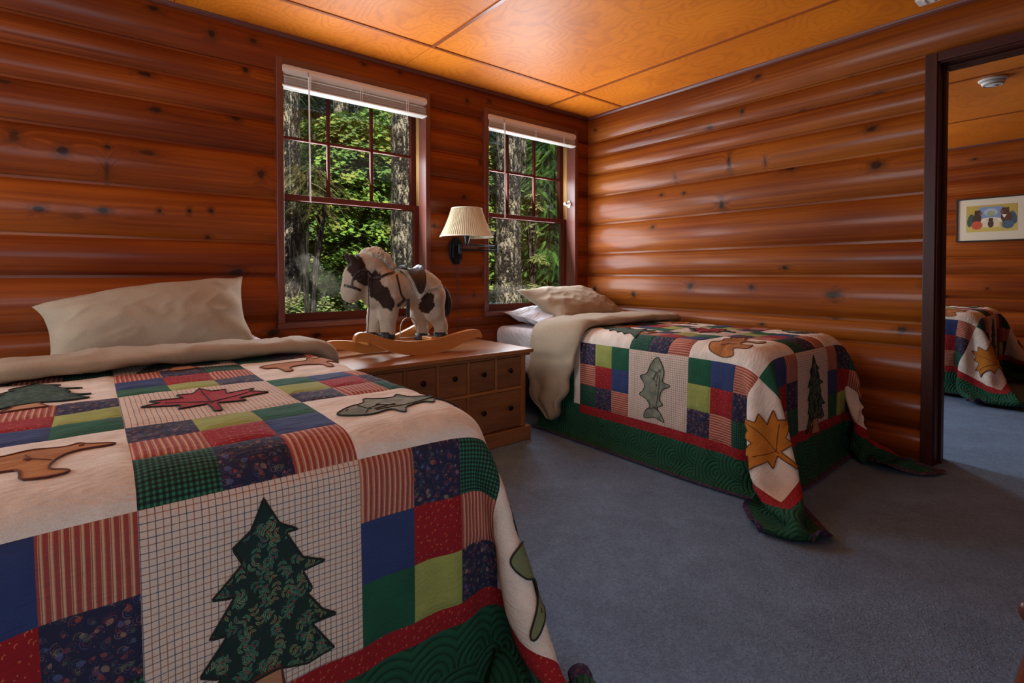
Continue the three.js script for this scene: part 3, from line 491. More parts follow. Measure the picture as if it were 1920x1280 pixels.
LINES.set(O.maple, [[[.5, .32], [.5, .8]], [[.5, .36], [.76, .52]], [[.5, .36], [.24, .52]]]); LINES.set(O.oak, [[[.5, .2], [.5, .84]]]);
function clipToCell(poly, x0, x1, y0, y1) {
  const cut = (pts, ins, isec) => { const o = []; for (let i = 0; i < pts.length; i++) { const a = pts[i], b = pts[(i + 1) % pts.length], ia = ins(a), ib = ins(b); if (ia) o.push(a); if (ia !== ib) o.push(isec(a, b)); } return o; };
  const ix = (v) => (a, b) => { const t = (v - a[0]) / (b[0] - a[0]); return [v, mix(a[1], b[1], t)]; }, iy = (v) => (a, b) => { const t = (v - a[1]) / (b[1] - a[1]); return [mix(a[0], b[0], t), v]; };
  let p = cut(poly, a => a[0] >= x0, ix(x0)); if (p.length) p = cut(p, a => a[0] <= x1, ix(x1)); if (p.length) p = cut(p, a => a[1] >= y0, iy(y0)); if (p.length) p = cut(p, a => a[1] <= y1, iy(y1)); return p;
}
function quilt(name, label, cloth, o = {}) {
  const q = thing(name, label, 'quilt', [0, 0, 0], 'patchwork quilts'), sub = o.sub ?? 2.2, seed = o.seed ?? 1;
  const puff = (s, t) => 0.0020 * (noise(s * 0.35, t * 0.55, 31 + seed) - 0.5) * 2 + 0.0030 * (fbm(s * 0.23, t * 0.45, 3, 37 + seed) - 0.45) * 2;
  const surf = (s, t, h) => cloth.P(s, t).addScaledVector(cloth.N(s, t), h);
  const panel = (pname, s0, s1, t0, t1, matName, loft, parent, uvs = 1) => {
    const nu = Math.max(2, Math.round((s1 - s0) * sub)), nv = Math.max(2, Math.round((t1 - t0) * sub));
    const pos = [], uv = [], idx = [];
    for (let j = 0; j <= nv; j++) for (let i = 0; i <= nu; i++) { const a = i / nu, b = j / nv, s = mix(s0, s1, a), t = mix(t0, t1, b); const edge = Math.min(a * (s1 - s0), (1 - a) * (s1 - s0), b * (t1 - t0), (1 - b) * (t1 - t0)); const h = loft * Math.sqrt(clamp(edge / 0.9)) + puff(s, t) * clamp(edge / 0.5) + (o.lift ?? 0.004); const P = surf(s, t, h); pos.push(P.x, P.y, P.z); uv.push(s * C / TILE * uvs, t * C / TILE * uvs); }
    for (let j = 0; j < nv; j++) for (let i = 0; i < nu; i++) { const a = j * (nu + 1) + i, b = a + 1, c = a + nu + 1, d = c + 1; idx.push(a, b, d, a, d, c); }
    const g = new THREE.BufferGeometry(); g.setAttribute('position', new THREE.Float32BufferAttribute(pos, 3)); g.setAttribute('uv', new THREE.Float32BufferAttribute(uv, 2)); g.setIndex(idx); g.computeVertexNormals();
    return mesh(pname, g, FAB[matName], parent ?? q);
  };
  const applique = (poly, s0, t0, matName, thr, lift) => {
    const pts = poly.map(([x, y]) => [s0 + x * 15, t0 + y * 15]), xs = pts.map(p => p[0]), ys = pts.map(p => p[1]), cell = o.cell ?? 0.75;
    const pos = [], uv = [];
    for (let y = Math.floor(Math.min(...ys) / cell) * cell; y < Math.max(...ys); y += cell) for (let x = Math.floor(Math.min(...xs) / cell) * cell; x < Math.max(...xs); x += cell) {
      const c = clipToCell(pts, x, x + cell, y, y + cell); if (c.length < 3) continue;
      const tris = THREE.ShapeUtils.triangulateShape(c.map(p => new THREE.Vector2(...p)), []);
      for (const tr of tris) for (const k of tr) { const P = surf(c[k][0], c[k][1], 0.0091 + lift + puff(c[k][0], c[k][1])); pos.push(P.x, P.y, P.z); uv.push(c[k][0] * C / TILE, c[k][1] * C / TILE); }
    }
    let g = new THREE.BufferGeometry(); g.setAttribute('position', new THREE.Float32BufferAttribute(pos, 3)); g.setAttribute('uv', new THREE.Float32BufferAttribute(uv, 2)); g = mergeVertices(g, 1e-4); g.computeVertexNormals();
    const m = mesh('applique', g, FAB[matName], q);
    const edge = []; for (let k = 0; k < pts.length; k++) { const a = pts[k], b = pts[(k + 1) % pts.length], n = Math.max(1, Math.round(Math.hypot(b[0] - a[0], b[1] - a[1]) / 0.5)); for (let i = 0; i < n; i++) { const s = mix(a[0], b[0], i / n), t = mix(a[1], b[1], i / n); edge.push(surf(s, t, 0.0092 + lift + puff(s, t))); } }
    mesh('stitching', new THREE.TubeGeometry(new THREE.CatmullRomCurve3(edge, true, 'catmullrom', 0.1), edge.length * 2, o.stitch ?? 0.0021, 5, true), thr, m);
    for (const ln of LINES.get(poly) ?? []) { const e = []; for (let k = 0; k < ln.length - 1; k++) for (let i = 0; i <= 6; i++) { const s = s0 + 15 * mix(ln[k][0], ln[k + 1][0], i / 6), t = t0 + 15 * mix(ln[k][1], ln[k + 1][1], i / 6); e.push(surf(s, t, 0.0095 + lift + puff(s, t))); } mesh('stitching', new THREE.TubeGeometry(new THREE.CatmullRomCurve3(e), e.length * 2, 0.0015, 5), thr, m); }
    return m;
  };
  const iA = 0, iB = NI - 1;
  PLAN.forEach((row, r) => row.forEach((kind, c) => {
    const s0 = 11 + c * 15, t0 = 11 + r * 15;
    if (r === 4 && (c === 0 || c === 4)) { if (o.foldHead) { panel('sashing', s0, s0 + 15, t0, t0 + 2, 'cream', 0.002); panel('quilt_backing', s0, s0 + 15, t0 + 2, t0 + 15, 'backing', 0.001); } else panel('block', s0, s0 + 15, t0, t0 + 15, 'cream', 0.002); return; }
    if (NP[kind]) { for (let y = 0; y < 3; y++) for (let x = 0; x < 3; x++) panel('patch', s0 + x * 5, s0 + x * 5 + 5, t0 + y * 5, t0 + y * 5 + 5, LET[NP[kind][2 - y][x]], 0.0035); return; }
    const [bg, arts] = ART[kind]; panel('block', s0, s0 + 15, t0, t0 + 15, bg, 0.003);
    arts.forEach(([poly, m, thr], k) => { applique(poly, s0, t0, m, thr, 0.0006 * k + (r === 0 && c % 4 === 0 ? 0.004 : 0)).userData.label = m === 'trunk' ? 'tan tree trunk applique' : MOTIF[kind]; });
  }));
  // borders: red band, quilted green band, patterned binding
  const bands = [['red_band', 9, 11, 'red', 0.002], ['green_border', 1, 9, 'border', 0.003], ['binding', 0, 1, 'binding', 0.004]];
  for (const [nm, a, b, m, lf] of bands) {
    for (let k = 0; k < 5; k++) panel(nm, 11 + k * 15, 26 + k * 15, a, b, m, lf);
    for (const [p, r] of [[a, b], [97 - b, 97 - a]]) for (let k = 0; k < 5; k++) panel(nm, p, r, 11 + k * 15, 26 + k * 15, (o.foldHead && k === 4 && nm === 'red_band') ? 'backing' : m, lf);
    panel(nm, a, 11, a, b, m, lf); panel(nm, 86, 97 - a, a, b, m, lf);              // corners
    panel(nm, a, b, b, 11, m, lf); panel(nm, 97 - b, 97 - a, b, 11, m, lf);
  }
  return q;
}
// ---------------------------------------------------------------- beds
const sheetTex = tex(256, 256, (u, v, i, j) => thread([222, 224, 232], i, j, 0.04));
const SHEET = std({ map: sheetTex, roughness: 0.9, bumpMap: crinkle, bumpScale: 0.012 });
const TANTEX = tex(256, 256, (u, v, i, j) => { const t = 1 + 0.05 * (noise(u * 6, v * 6, 81, 6, 6) - 0.5); return thread([162 * t, 145 * t, 122 * t], i, j, 0.10); });
const TAN = std({ map: TANTEX, roughness: 0.9, bumpMap: weave, bumpScale: 0.0008, side: THREE.DoubleSide });
const DARKBASE = std({ color: 0x1d1a1c, roughness: 0.9 });
const BEDWOOD = phy({ map: sawTex([150, 84, 40], [110, 54, 22], 91), roughness: 0.45, clearcoat: 0.3 });
function wavy(g, amp, f, seed, dirs = 1) { const p = g.attributes.position, n = g.attributes.normal; for (let i = 0; i < p.count; i++) { const h = amp * (noise3(p.getX(i) * f, p.getY(i) * f * 0.35, p.getZ(i) * f, seed) - 0.5) * 2; p.setXYZ(i, p.getX(i) + n.getX(i) * h, p.getY(i) + n.getY(i) * h, p.getZ(i) + n.getZ(i) * h); } g.computeVertexNormals(); return g; }
function bed(label, cx, zf, mt, hw) {
  const b = thing('bed', label, 'bed', [cx, 0, 0]);
  let g = new RoundedBoxGeometry(2 * hw, 0.31, zf - 0.08, 6, 0.055); g.translate(0, mt - 0.155, 0.05 + (zf - 0.08) / 2);
  { const p = g.attributes.position; const uv = g.attributes.uv; for (let i = 0; i < p.count; i++) uv.setXY(i, p.getX(i) / 0.5 + p.getY(i) / 0.5, p.getZ(i) / 0.5 + p.getY(i) / 0.3); }
  const m = mesh('mattress', g, SHEET, b); m.userData.label = 'mattress under a white fitted sheet';
  mesh('box_spring', rbox(-hw + 0.02, hw - 0.02, 0.12, mt - 0.30, 0.07, zf - 0.06, 0.015), DARKBASE, b);
  for (const sx of [-1, 1]) for (const z of [0.15, zf - 0.18]) mesh('leg', lathe([[0, 0], [0.024, 0], [0.03, 0.02], [0.03, 0.13], [0, 0.13]], 16).translate(sx * (hw - 0.08), 0, z), DARKBASE, b);
  return b;
}
const TOPL = 0.640, TOPR = 0.635;
bed('single bed under the quilt with the large pine tree', -3.07, 2.05, 0.60, 0.490);
bed('single bed with white fitted sheet, against the log wall by the doorway', -0.565, 2.00, 0.592, 0.475);
bed('single bed seen through the doorway, under a patchwork quilt', 2.52, 2.18, 0.62, 0.490);
const clothL = dropCloth({ cx: -3.07, hw: 0.520, top: TOPL, zf: 2.06, bend: 0.09, seed: 3, pins: [[97, 0, -2.455, 0.01, 2.245], [0, 0, -3.75, 0.01, 2.25]], walls: (x, q) => { if (x[q + 2] > 0.80 && x[q] > -2.40) { x[q] = -2.40; return true; } if (x[q] > -2.515 && x[q] < -2.2 && x[q + 2] < 0.80 && x[q + 1] < 0.56) { x[q] = -2.515; return true; } return false; } });
const clothR = dropCloth({ cx: -0.565, hw: 0.505, hwR: 0.455, top: TOPR, zf: 2.00, bend: 0.06, seed: 9, pins: [[0, 0, -1.25, 0.012, 2.25], [97, 0, -0.10, 0.012, 2.43], [83, 0, -0.335, 0.05, 2.21], [97, 26, -0.052, 0.03, 2.06]], walls: (x, q) => { let h = false; if (x[q] > -0.048) { x[q] = -0.048; h = true; } if (x[q] > -0.056 && x[q + 2] > 2.29) { x[q] = -0.056; h = true; } if (x[q] < -1.285 && x[q + 2] < 0.80 && x[q + 1] < 0.56) { x[q] = -1.285; h = true; } return h; } });
const quiltL = quilt('patchwork_quilt', 'patchwork quilt with the large holly-print pine tree at its foot, beside the propped pillow', clothL, { seed: 2, sub: 2.2 });
const quiltR = quilt('patchwork_quilt', 'patchwork quilt with a grey fish on its side, on the bed against the log wall', clothR, { seed: 5, sub: 2.2, foldHead: true });
{ const q3 = quiltL.clone(); q3.name = numbered('patchwork_quilt'); q3.position.set(2.52 + 3.07, 0.02, 0.15); q3.userData = { label: 'patchwork quilt on the bed beyond the doorway', category: 'quilt', group: 'patchwork quilts' }; scene.add(q3); }

// folded-back tan bedding: a soft roll laid across the bed and hanging over its edge
function foldBack(label, cx, hw, top, zFront, zBack, drops, hSide, seed, taper) {
  const t = thing('folded_duvet', label, 'duvet', [0, 0, 0], 'tan duvet folds');
  const path = [], R = 0.07; const total = 2 * hw + drops[0] + drops[1], n = 90;
  const prof = (s) => { // s along the cross path from the left hem; returns x, y, outward normal
    const sL = drops[0], sT = sL + 2 * hw, arc = Math.PI / 2 * R;
    if (s < sL - 0.04) { const d = sL - 0.04 - s; return [cx - hw - 0.015 - d * 0.10, top - R - d, -1, 0.08]; }
    if (s < sL - 0.04 + arc) { const a = (s - sL + 0.04) / R; return [cx - hw - 0.015 + R - R * Math.cos(a), top - R + R * Math.sin(a), -Math.cos(a), Math.sin(a)]; }
    if (s < sT + 0.04 - arc) { const u = (s - sL + 0.04 - arc) / (sT - sL + 0.08 - 2 * arc); return [mix(cx - hw - 0.015 + R, cx + hw + 0.015 - R, u), top + 0.012 * Math.sin(Math.PI * u), 0, 1]; }
    if (s < sT + 0.04) { const a = (s - (sT + 0.04 - arc)) / R; return [cx + hw + 0.015 - R + R * Math.sin(a), top - R + R * Math.cos(a), Math.sin(a), Math.cos(a)]; }
    const d = s - sT - 0.04; return [cx + hw + 0.015 + d * 0.05, top - R - d, 1, 0.05];
  };
  const g = grid(36, n, (u, v) => {
    const s = v * total, [x, y, nx, ny] = prof(s), a = u * Math.PI * 2;
    const end = Math.min(1, Math.min(s, total - s) / 0.10), cap = Math.sqrt(clamp(1 - (1 - end) * (1 - end)));
    const hang = clamp((drops[0] - s) / drops[0]), hangR = clamp((s - (total - drops[1])) / Math.max(0.01, drops[1]));
    let zf = zFront(v) - 0.10 * hang * taper, zb = zBack(v) - 0.0 * hang; const zm = (zf + zb) / 2, hz = (zf - zb) / 2 * mix(0.45, 1, cap);
    const tip = clamp(1 - s / 0.26);
    const th = (0.017 + 0.014 * clamp(Math.cos(a) * 0.5 + 0.5)) * mix(0.5, 1, cap);
    const cz = Math.sign(Math.cos(a)) * Math.pow(Math.abs(Math.cos(a)), 0.75), cn = Math.sign(Math.sin(a)) * Math.pow(Math.abs(Math.sin(a)), 0.8);
    const wr = 0.014 * (noise(v * 16, u * 3, seed, 0, 3) - 0.5) + 0.012 * Math.pow(1 - Math.abs(2 * noise(v * 13 + u * 2, u * 4, seed + 5, 0, 4) - 1), 3) + 0.008 * (noise(v * 40 + u * 4, u * 6, seed + 1, 0, 6) - 0.5) * (1 + 1.2 * hang);
    const off = hSide + th + (th + wr) * cn + hang * (0.012 * Math.sin(cz * 6.5 + 1.0) + 0.006 * Math.sin(cz * 13 + v * 30));
    const zz = zm + 0.07 * tip * tip * taper + (hz * (1 - 0.72 * tip * tip * taper) + 0.015 * (noise(v * 9, 0.3, seed + 3) - 0.5)) * cz + 0.02 * hang * Math.sin(v * 60);
    return V(x + nx * off, y + ny * off, zz);
  }, true);
  { const uv = g.attributes.uv; for (let i = 0; i < uv.count; i++) uv.setXY(i, uv.getX(i) * 2.6, uv.getY(i) * total / 0.25); }
  mesh('fold', g, TAN, t);
  return t;
}
foldBack('tan duvet folded back in front of the propped tan pillow', -3.07, 0.50, 0.640, (v) => 0.99 + 0.03 * Math.sin(v * 5), (v) => 0.62, [0.42, 0.06], 0.008, 11, 0.5);
foldBack('tan duvet folded back with its end hanging beside the drawer chest', -0.575, 0.475, 0.630, (v) => 0.94 + 0.07 * v, (v) => 0.52, [0.52, 0.0], 0.008, 17, 1.0);

// ---------------------------------------------------------------- pillows
function pillow(name, label, cat, w, h, T0, mat, matrix, seed, slump = 0) {
  const t = thing(name, label, cat, [0, 0, 0]);
  const side = (sg) => grid(56, 40, (u, v) => {
    const a = u * 2 - 1, b = v * 2 - 1, A = Math.abs(a), B = Math.abs(b), ea = clamp(1 - Math.pow(A, 2.4)), eb = clamp(1 - Math.pow(B, 2.2));
    const body = Math.pow(ea, 0.62) * Math.pow(eb, 0.62);
    // edges pulled in between the corners, corners left as ears
    const x = a * w / 2 * (1 - 0.075 * (1 - B * B) * A * A) + 0.008 * (noise(v * 5, a > 0 ? 3 : 7, seed) - 0.5) * A, y = b * h / 2 * (1 - 0.13 * (1 - Math.pow(A, 3)) * B * B) + 0.012 * (noise(u * 6, b > 0 ? 3 : 7, seed + 4) - 0.5) * B;
    const sl = slump * Math.pow((1 - a) / 2, 3) * Math.pow((1 + b) / 2, 2);
    const fan = 1.5 * Math.pow(A, 3) * Math.sin(b * 9 + a * 5 + seed) * 0.010 + Math.pow(B, 3) * Math.sin(a * 13 + seed * 2) * 0.007;          // creases running in from the seams
    const rip = 0.012 * (noise(u * 4 + v * 2, v * 5, seed) - 0.5) + 0.013 * Math.pow(1 - Math.abs(2 * noise(u * 6 - v * 4, v * 5 + u * 2, seed + 2) - 1), 2) * smooth(0.1, 0.75, A) + 0.005 * Math.pow(1 - Math.abs(2 * noise(u * 11 + v * 4, v * 8 - u * 5, seed + 3) - 1), 3);
    return V(x - sl * 0.35, y - sl, sg * (T0 * body + (fan + rip) * Math.sqrt(body)) + 0.010 * (noise(u * 4, v * 4, seed + 7) - 0.5));
  });
  const g1 = side(1), g2 = side(-1); { const ix = g2.index.array; for (let i = 0; i < ix.length; i += 3) { const k = ix[i]; ix[i] = ix[i + 1]; ix[i + 1] = k; } g2.computeVertexNormals(); }
  for (const g of [g1, g2]) { const uv = g.attributes.uv; for (let i = 0; i < uv.count; i++) uv.setXY(i, uv.getX(i) * w / 0.25, uv.getY(i) * h / 0.25); }
  const m = mesh('case', [g1, g2], mat, t); t.applyMatrix4(matrix); return t;
}
function pose(center, xAxis, yAxis) { const X = V(...xAxis).normalize(), Y0 = V(...yAxis), Z = X.clone().cross(Y0).normalize(), Y = Z.clone().cross(X); return new THREE.Matrix4().makeBasis(X, Y, Z).setPosition(...center); }
pillow('pillow', 'tan pillow propped upright against the log wall', 'pillow', 0.76, 0.395, 0.145, TAN, pose([-3.07, 0.768, 0.235], [1, 0.05, -0.02], [0.02, 0.85, -0.5]), 3, 0.10);
pillow('pillow', 'white pillow lying under the tan one by the corner window', 'pillow', 0.72, 0.46, 0.065, SHEET, pose([-0.62, 0.662, 0.30], [1, 0.0, 0.02], [0, 0.10, -1]), 8);
pillow('pillow', 'tan pillow lying on a white pillow under the corner window', 'pillow', 0.80, 0.48, 0.085, TAN, pose([-0.50, 0.750, 0.335], [1, 0.0, -0.10], [-0.05, 0.42, -0.9]), 13);
pillow('pillow', 'white pillow tucked behind the propped tan pillow', 'pillow', 0.66, 0.26, 0.045, SHEET, pose([-2.97, 0.640, 0.22], [1, 0.0, 0.0], [0, 0.05, -1]), 21);

// ---------------------------------------------------------------- drawer chest
const chestTex = sawTex([182, 122, 66], [124, 74, 36], 101, 1.2, 46), chestFront = sawTex([164, 108, 60], [104, 62, 32], 107, 1.0, 30);
const CHEST = phy({ map: chestTex, roughness: 0.38, clearcoat: 0.45, clearcoatRoughness: 0.22 }), CHESTF = phy({ map: chestFront, roughness: 0.42, clearcoat: 0.35, clearcoatRoughness: 0.25 });
const KNOB = std({ color: 0x241d18, roughness: 0.35, metalness: 0.75 });
{
  const c = thing('drawer_chest', 'low wooden chest with two rows of small drawers under the window', 'chest', [-1.92, 0, 0.42]);
  const X = (x) => x + 1.92, Z = (z) => z - 0.42, L = -2.503, Rr = -1.338, zf = 0.748, zb = 0.045, yt = 0.507;
  const bx = (x0, x1, y0, y1, z0, z1, r, grain, off) => boxUV(rbox(X(x0), X(x1), y0, y1, Z(z0), Z(z1), r), grain, off);
  const top = mesh('top', bx(L - 0.005, Rr + 0.048, yt, yt + 0.024, zb - 0.002, zf + 0.020, 0.006, 'x', [0.2, 0.1]), CHEST, c);
  mesh('top_moulding', bx(L, Rr + 0.03, yt - 0.014, yt, zb, zf + 0.008, 0.004, 'x'), CHESTF, c);
  mesh('plinth', bx(L, Rr + 0.030, 0, 0.083, zb, zf + 0.018, 0.006, 'x'), CHESTF, c);
  mesh('body', bx(L + 0.01, Rr, 0.083, yt - 0.014, zb, zf - 0.012, 0.003, 'x', [0.4, 0.3]), CHESTF, c);
  mesh('stile', bx(Rr - 0.035, Rr, 0.083, yt - 0.014, zf - 0.013, zf, 0.002, 'y'), CHEST, c);
  mesh('stile', bx(L + 0.01, L + 0.035, 0.083, yt - 0.014, zf - 0.013, zf, 0.002, 'y'), CHEST, c);
  const x1 = Rr - 0.035, pitch = 0.1868, dv = 0.017;
  mesh('rail', bx(L + 0.035, x1, 0.303, 0.320, zf - 0.013, zf, 0.002, 'x'), CHEST, c);
  const knob = lathe([[0, 0], [0.006, 0], [0.006, 0.010], [0.013, 0.013], [0.015, 0.019], [0.011, 0.025], [0, 0.026]], 20); knob.rotateX(Math.PI / 2);
  for (let i = 0; i < 6; i++) {
    const r = x1 - i * pitch, l = r - pitch + dv;
    if (i < 5) mesh('divider', bx(l - dv, l, 0.320, yt - 0.014, zf - 0.013, zf, 0.002, 'y'), CHEST, c);
    const d = mesh('drawer', bx(l + 0.0025, r - 0.0025, 0.3225, yt - 0.018, zf - 0.022, zf - 0.002, 0.003, 'x', [i * 0.37, i * 0.21]), CHESTF, c);
    mesh('knob', knob.clone().translate(X((l + r) / 2), 0.418, Z(zf - 0.002)), KNOB, d);
  }
  for (let i = 0; i < 3; i++) {
    const r = x1 - i * 2 * pitch, l = r - 2 * pitch + dv;
    if (i < 2) mesh('divider', bx(l - dv, l, 0.083, 0.303, zf - 0.013, zf, 0.002, 'y'), CHEST, c);
    const d = mesh('drawer', bx(l + 0.0025, r - 0.0025, 0.087, 0.3005, zf - 0.022, zf - 0.002, 0.003, 'x', [i * 0.53 + 0.2, i * 0.31 + 0.5]), CHESTF, c);
    for (const s of [-1, 1]) mesh('knob', knob.clone().translate(X((l + r) / 2 + s * 0.0934), 0.206, Z(zf - 0.002)), KNOB, d);
  }
}
const CHTOP = 0.531;

// ---------------------------------------------------------------- toy rocking horse
function surfaceNets(sdf, lo, hi, cell) { // triangles around sdf = 0
  const n = [0, 1, 2].map(k => Math.ceil((hi[k] - lo[k]) / cell) + 1), [nx, ny, nz] = n, F = new Float32Array(nx * ny * nz), id = (i, j, k) => i + nx * (j + ny * k);
  for (let k = 0; k < nz; k++) for (let j = 0; j < ny; j++) for (let i = 0; i < nx; i++) F[id(i, j, k)] = sdf(lo[0] + i * cell, lo[1] + j * cell, lo[2] + k * cell);
  const vid = new Int32Array(nx * ny * nz).fill(-1), pos = [], idx = [];
  const E = [[0, 1], [2, 3], [4, 5], [6, 7], [0, 2], [1, 3], [4, 6], [5, 7], [0, 4], [1, 5], [2, 6], [3, 7]];
  for (let k = 0; k < nz - 1; k++) for (let j = 0; j < ny - 1; j++) for (let i = 0; i < nx - 1; i++) {
    const f = []; let m = 0; for (let c = 0; c < 8; c++) { const v = F[id(i + (c & 1), j + ((c >> 1) & 1), k + (c >> 2))]; f.push(v); if (v < 0) m++; } if (!m || m === 8) continue;
    let s = [0, 0, 0], q = 0;
    for (const [a, b] of E) if ((f[a] < 0) !== (f[b] < 0)) { const t = f[a] / (f[a] - f[b]); s[0] += mix(a & 1, b & 1, t); s[1] += mix((a >> 1) & 1, (b >> 1) & 1, t); s[2] += mix(a >> 2, b >> 2, t); q++; }
    vid[id(i, j, k)] = pos.length / 3; pos.push(lo[0] + (i + s[0] / q) * cell, lo[1] + (j + s[1] / q) * cell, lo[2] + (k + s[2] / q) * cell);
  }
  const quad = (a, b, c, d, fl) => { if (a < 0 || b < 0 || c < 0 || d < 0) return; if (fl) idx.push(a, b, c, a, c, d); else idx.push(a, c, b, a, d, c); };
  for (let k = 1; k < nz - 1; k++) for (let j = 1; j < ny - 1; j++) for (let i = 1; i < nx - 1; i++) {
    const a = F[id(i, j, k)] < 0;
    if (a !== (F[id(i + 1, j, k)] < 0)) quad(vid[id(i, j - 1, k - 1)], vid[id(i, j, k - 1)], vid[id(i, j, k)], vid[id(i, j - 1, k)], a);
    if (a !== (F[id(i, j + 1, k)] < 0)) quad(vid[id(i - 1, j, k - 1)], vid[id(i - 1, j, k)], vid[id(i, j, k)], vid[id(i, j, k - 1)], a);
    if (a !== (F[id(i, j, k + 1)] < 0)) quad(vid[id(i - 1, j - 1, k)], vid[id(i, j - 1, k)], vid[id(i, j, k)], vid[id(i - 1, j, k)], a);
  }
  const g = new THREE.BufferGeometry(); g.setAttribute('position', new THREE.Float32BufferAttribute(pos, 3)); g.setIndex(idx); g.computeVertexNormals(); return g;
}
const smin = (a, b, k) => { const h = Math.max(k - Math.abs(a - b), 0) / k; return Math.min(a, b) - h * h * k * 0.25; };
function cone(p, a, b, ra, rb) { const bx = b[0] - a[0], by = b[1] - a[1], bz = b[2] - a[2], px = p[0] - a[0], py = p[1] - a[1], pz = p[2] - a[2]; const t = clamp((px * bx + py * by + pz * bz) / (bx * bx + by * by + bz * bz)); return Math.hypot(px - bx * t, py - by * t, pz - bz * t) - mix(ra, rb, t); }
{
  const HZ = 0.47;
  const z = (u, v, zz = HZ) => { const p = at(600 + u / 4.8, 440 + v / 4.8, 'z', zz); return [p.x, p.y, zz]; };   // from the enlarged crop of the horse
  const horse = thing('rocking_horse', 'plush brown and white toy rocking horse on wooden rockers, standing on the drawer chest', 'toy', [-1.95, CHTOP, HZ]);
  const off = V(-1.95, CHTOP, HZ), loc = (g) => { g.translate(-off.x, -off.y, -off.z); return g; };
  const FUR = std({ vertexColors: true, roughness: 0.97, bumpMap: tex(256, 256, (u, v, i, j) => 255 * (0.5 * h2(i, j, 4) + 0.5 * noise(u * 60, v * 60, 6, 60, 60)), false), bumpScale: 0.004 });
  const zn = HZ + 0.048, zf = HZ - 0.050;
  const bones = [ // a, b, ra, rb, blend
    [z(560, 480), z(900, 500), 0.092, 0.088, 0.05], [z(900, 500), z(1000, 540), 0.088, 0.078, 0.05], [z(480, 540), z(600, 540), 0.062, 0.085, 0.05],
    [z(540, 450), z(450, 270), 0.080, 0.058, 0.06], [z(450, 260), z(395, 260), 0.058, 0.050, 0.04],
    [z(395, 290), z(330, 370), 0.062, 0.060, 0.03], [z(330, 370), z(285, 510), 0.058, 0.046, 0.03], [z(285, 500), z(280, 535), 0.050, 0.042, 0.03],
    [z(620, 590, zn), z(612, 720, zn), 0.050, 0.043, 0.04], [z(612, 720, zn), z(610, 888, zn), 0.043, 0.037, 0.03],
    [z(520, 580, zf), z(500, 720, zf), 0.046, 0.040, 0.04], [z(500, 720, zf), z(468, 888, zf), 0.040, 0.034, 0.03],
    [z(1010, 580, zn), z(1030, 700, zn), 0.066, 0.050, 0.05], [z(1030, 700, zn), z(1085, 810, zn), 0.046, 0.034, 0.03], [z(1085, 810, zn), z(1092, 895, zn), 0.034, 0.034, 0.03],
    [z(890, 590, zf), z(890, 700, zf), 0.062, 0.048, 0.05], [z(890, 700, zf), z(925, 890, zf), 0.043, 0.033, 0.03],
  ];
  const ears = [[z(330, 265, HZ + 0.045), z(280, 195, HZ + 0.060), 0.026, 0.012], [z(290, 250, HZ - 0.040), z(236, 185, HZ - 0.055), 0.024, 0.010]];
  const sdf = (x, y, w) => {
    const p = [x, y, w]; let d = 1;
    for (const [a, b, ra, rb, k] of bones) d = smin(d, cone(p, a, b, ra, rb), k);
    for (const [a, b, ra, rb] of ears) d = smin(d, cone(p, a, b, ra, rb), 0.012);
    return d + 0.0035 * (noise3(x * 150, y * 150, w * 150, 3) - 0.5) + 0.005 * (noise3(x * 45, y * 45, w * 45, 5) - 0.5);
  };
  const g = surfaceNets(sdf, [-2.42, 0.575, 0.32], [-1.62, 1.13, 0.62], 0.0056);
  { // brown patches, drawn on the crop and carried through the body
    const inv = (P) => { const d = P.clone().sub(camera.position), t = d.dot(camF); return [((960 + FOCAL * d.dot(camR) / t) - 600) * 4.8, ((CY - FOCAL * d.dot(camU) / t) - 440) * 4.8]; };
    const inside = (poly, x, y) => { let s = false; for (let i = 0, j = poly.length - 1; i < poly.length; j = i++) { const [a, b] = poly[i], [c, d] = poly[j]; if ((b > y) !== (d > y) && x < (c - a) * (y - b) / (d - b) + a) s = !s; } return s; };
    const patches = [[[215, 160], [350, 190], [385, 240], [420, 320], [440, 440], [400, 450], [330, 410], [310, 395], [265, 340], [250, 290], [225, 240]],
      [[500, 330], [545, 360], [545, 440], [610, 490], [640, 560], [662, 620], [640, 668], [565, 640], [520, 580], [455, 545], [445, 430], [470, 370]],
      [[925, 535], [1030, 535], [1015, 590], [1028, 640], [1000, 680], [960, 700], [915, 680], [892, 640], [915, 600]]].map(q => { let cx = 0, cy = 0; for (const p of q) { cx += p[0] / q.length; cy += p[1] / q.length; } return q.map(p => [cx + (p[0] - cx) * 1.12, cy + (p[1] - cy) * 1.10]); });
    const p = g.attributes.position, col = new Float32Array(p.count * 3), brown = new THREE.Color(0x35231c), white = new THREE.Color(0xcabba6), P = V(0, 0, 0);
    for (let i = 0; i < p.count; i++) {
      P.fromBufferAttribute(p, i); let Q = P.clone(); if (P.z < HZ - 0.01) Q = V(P.x + 0.0, P.y, 2 * HZ - P.z);
      const [u, v] = inv(Q), ju = u + 22 * (noise3(P.x * 90, P.y * 90, P.z * 90, 8) - 0.5), jv = v + 22 * (noise3(P.x * 90, P.y * 90, P.z * 90, 9) - 0.5);
      const leg = P.y < 0.74; const b = patches.some(q => inside(q, ju, jv)) && !(leg && P.z < HZ); const t = 0.92 + 0.16 * noise3(P.x * 200, P.y * 200, P.z * 200, 2), c = b ? brown : white;
      col[3 * i] = c.r * t; col[3 * i + 1] = c.g * t; col[3 * i + 2] = c.b * t;
    }
    g.setAttribute('color', new THREE.BufferAttribute(col, 3));
    const uv = new Float32Array(p.count * 2); for (let i = 0; i < p.count; i++) { uv[2 * i] = (p.getX(i) + p.getZ(i)) * 9; uv[2 * i + 1] = (p.getY(i) + p.getZ(i) * 0.6) * 9; } g.setAttribute('uv', new THREE.BufferAttribute(uv, 2));
  }
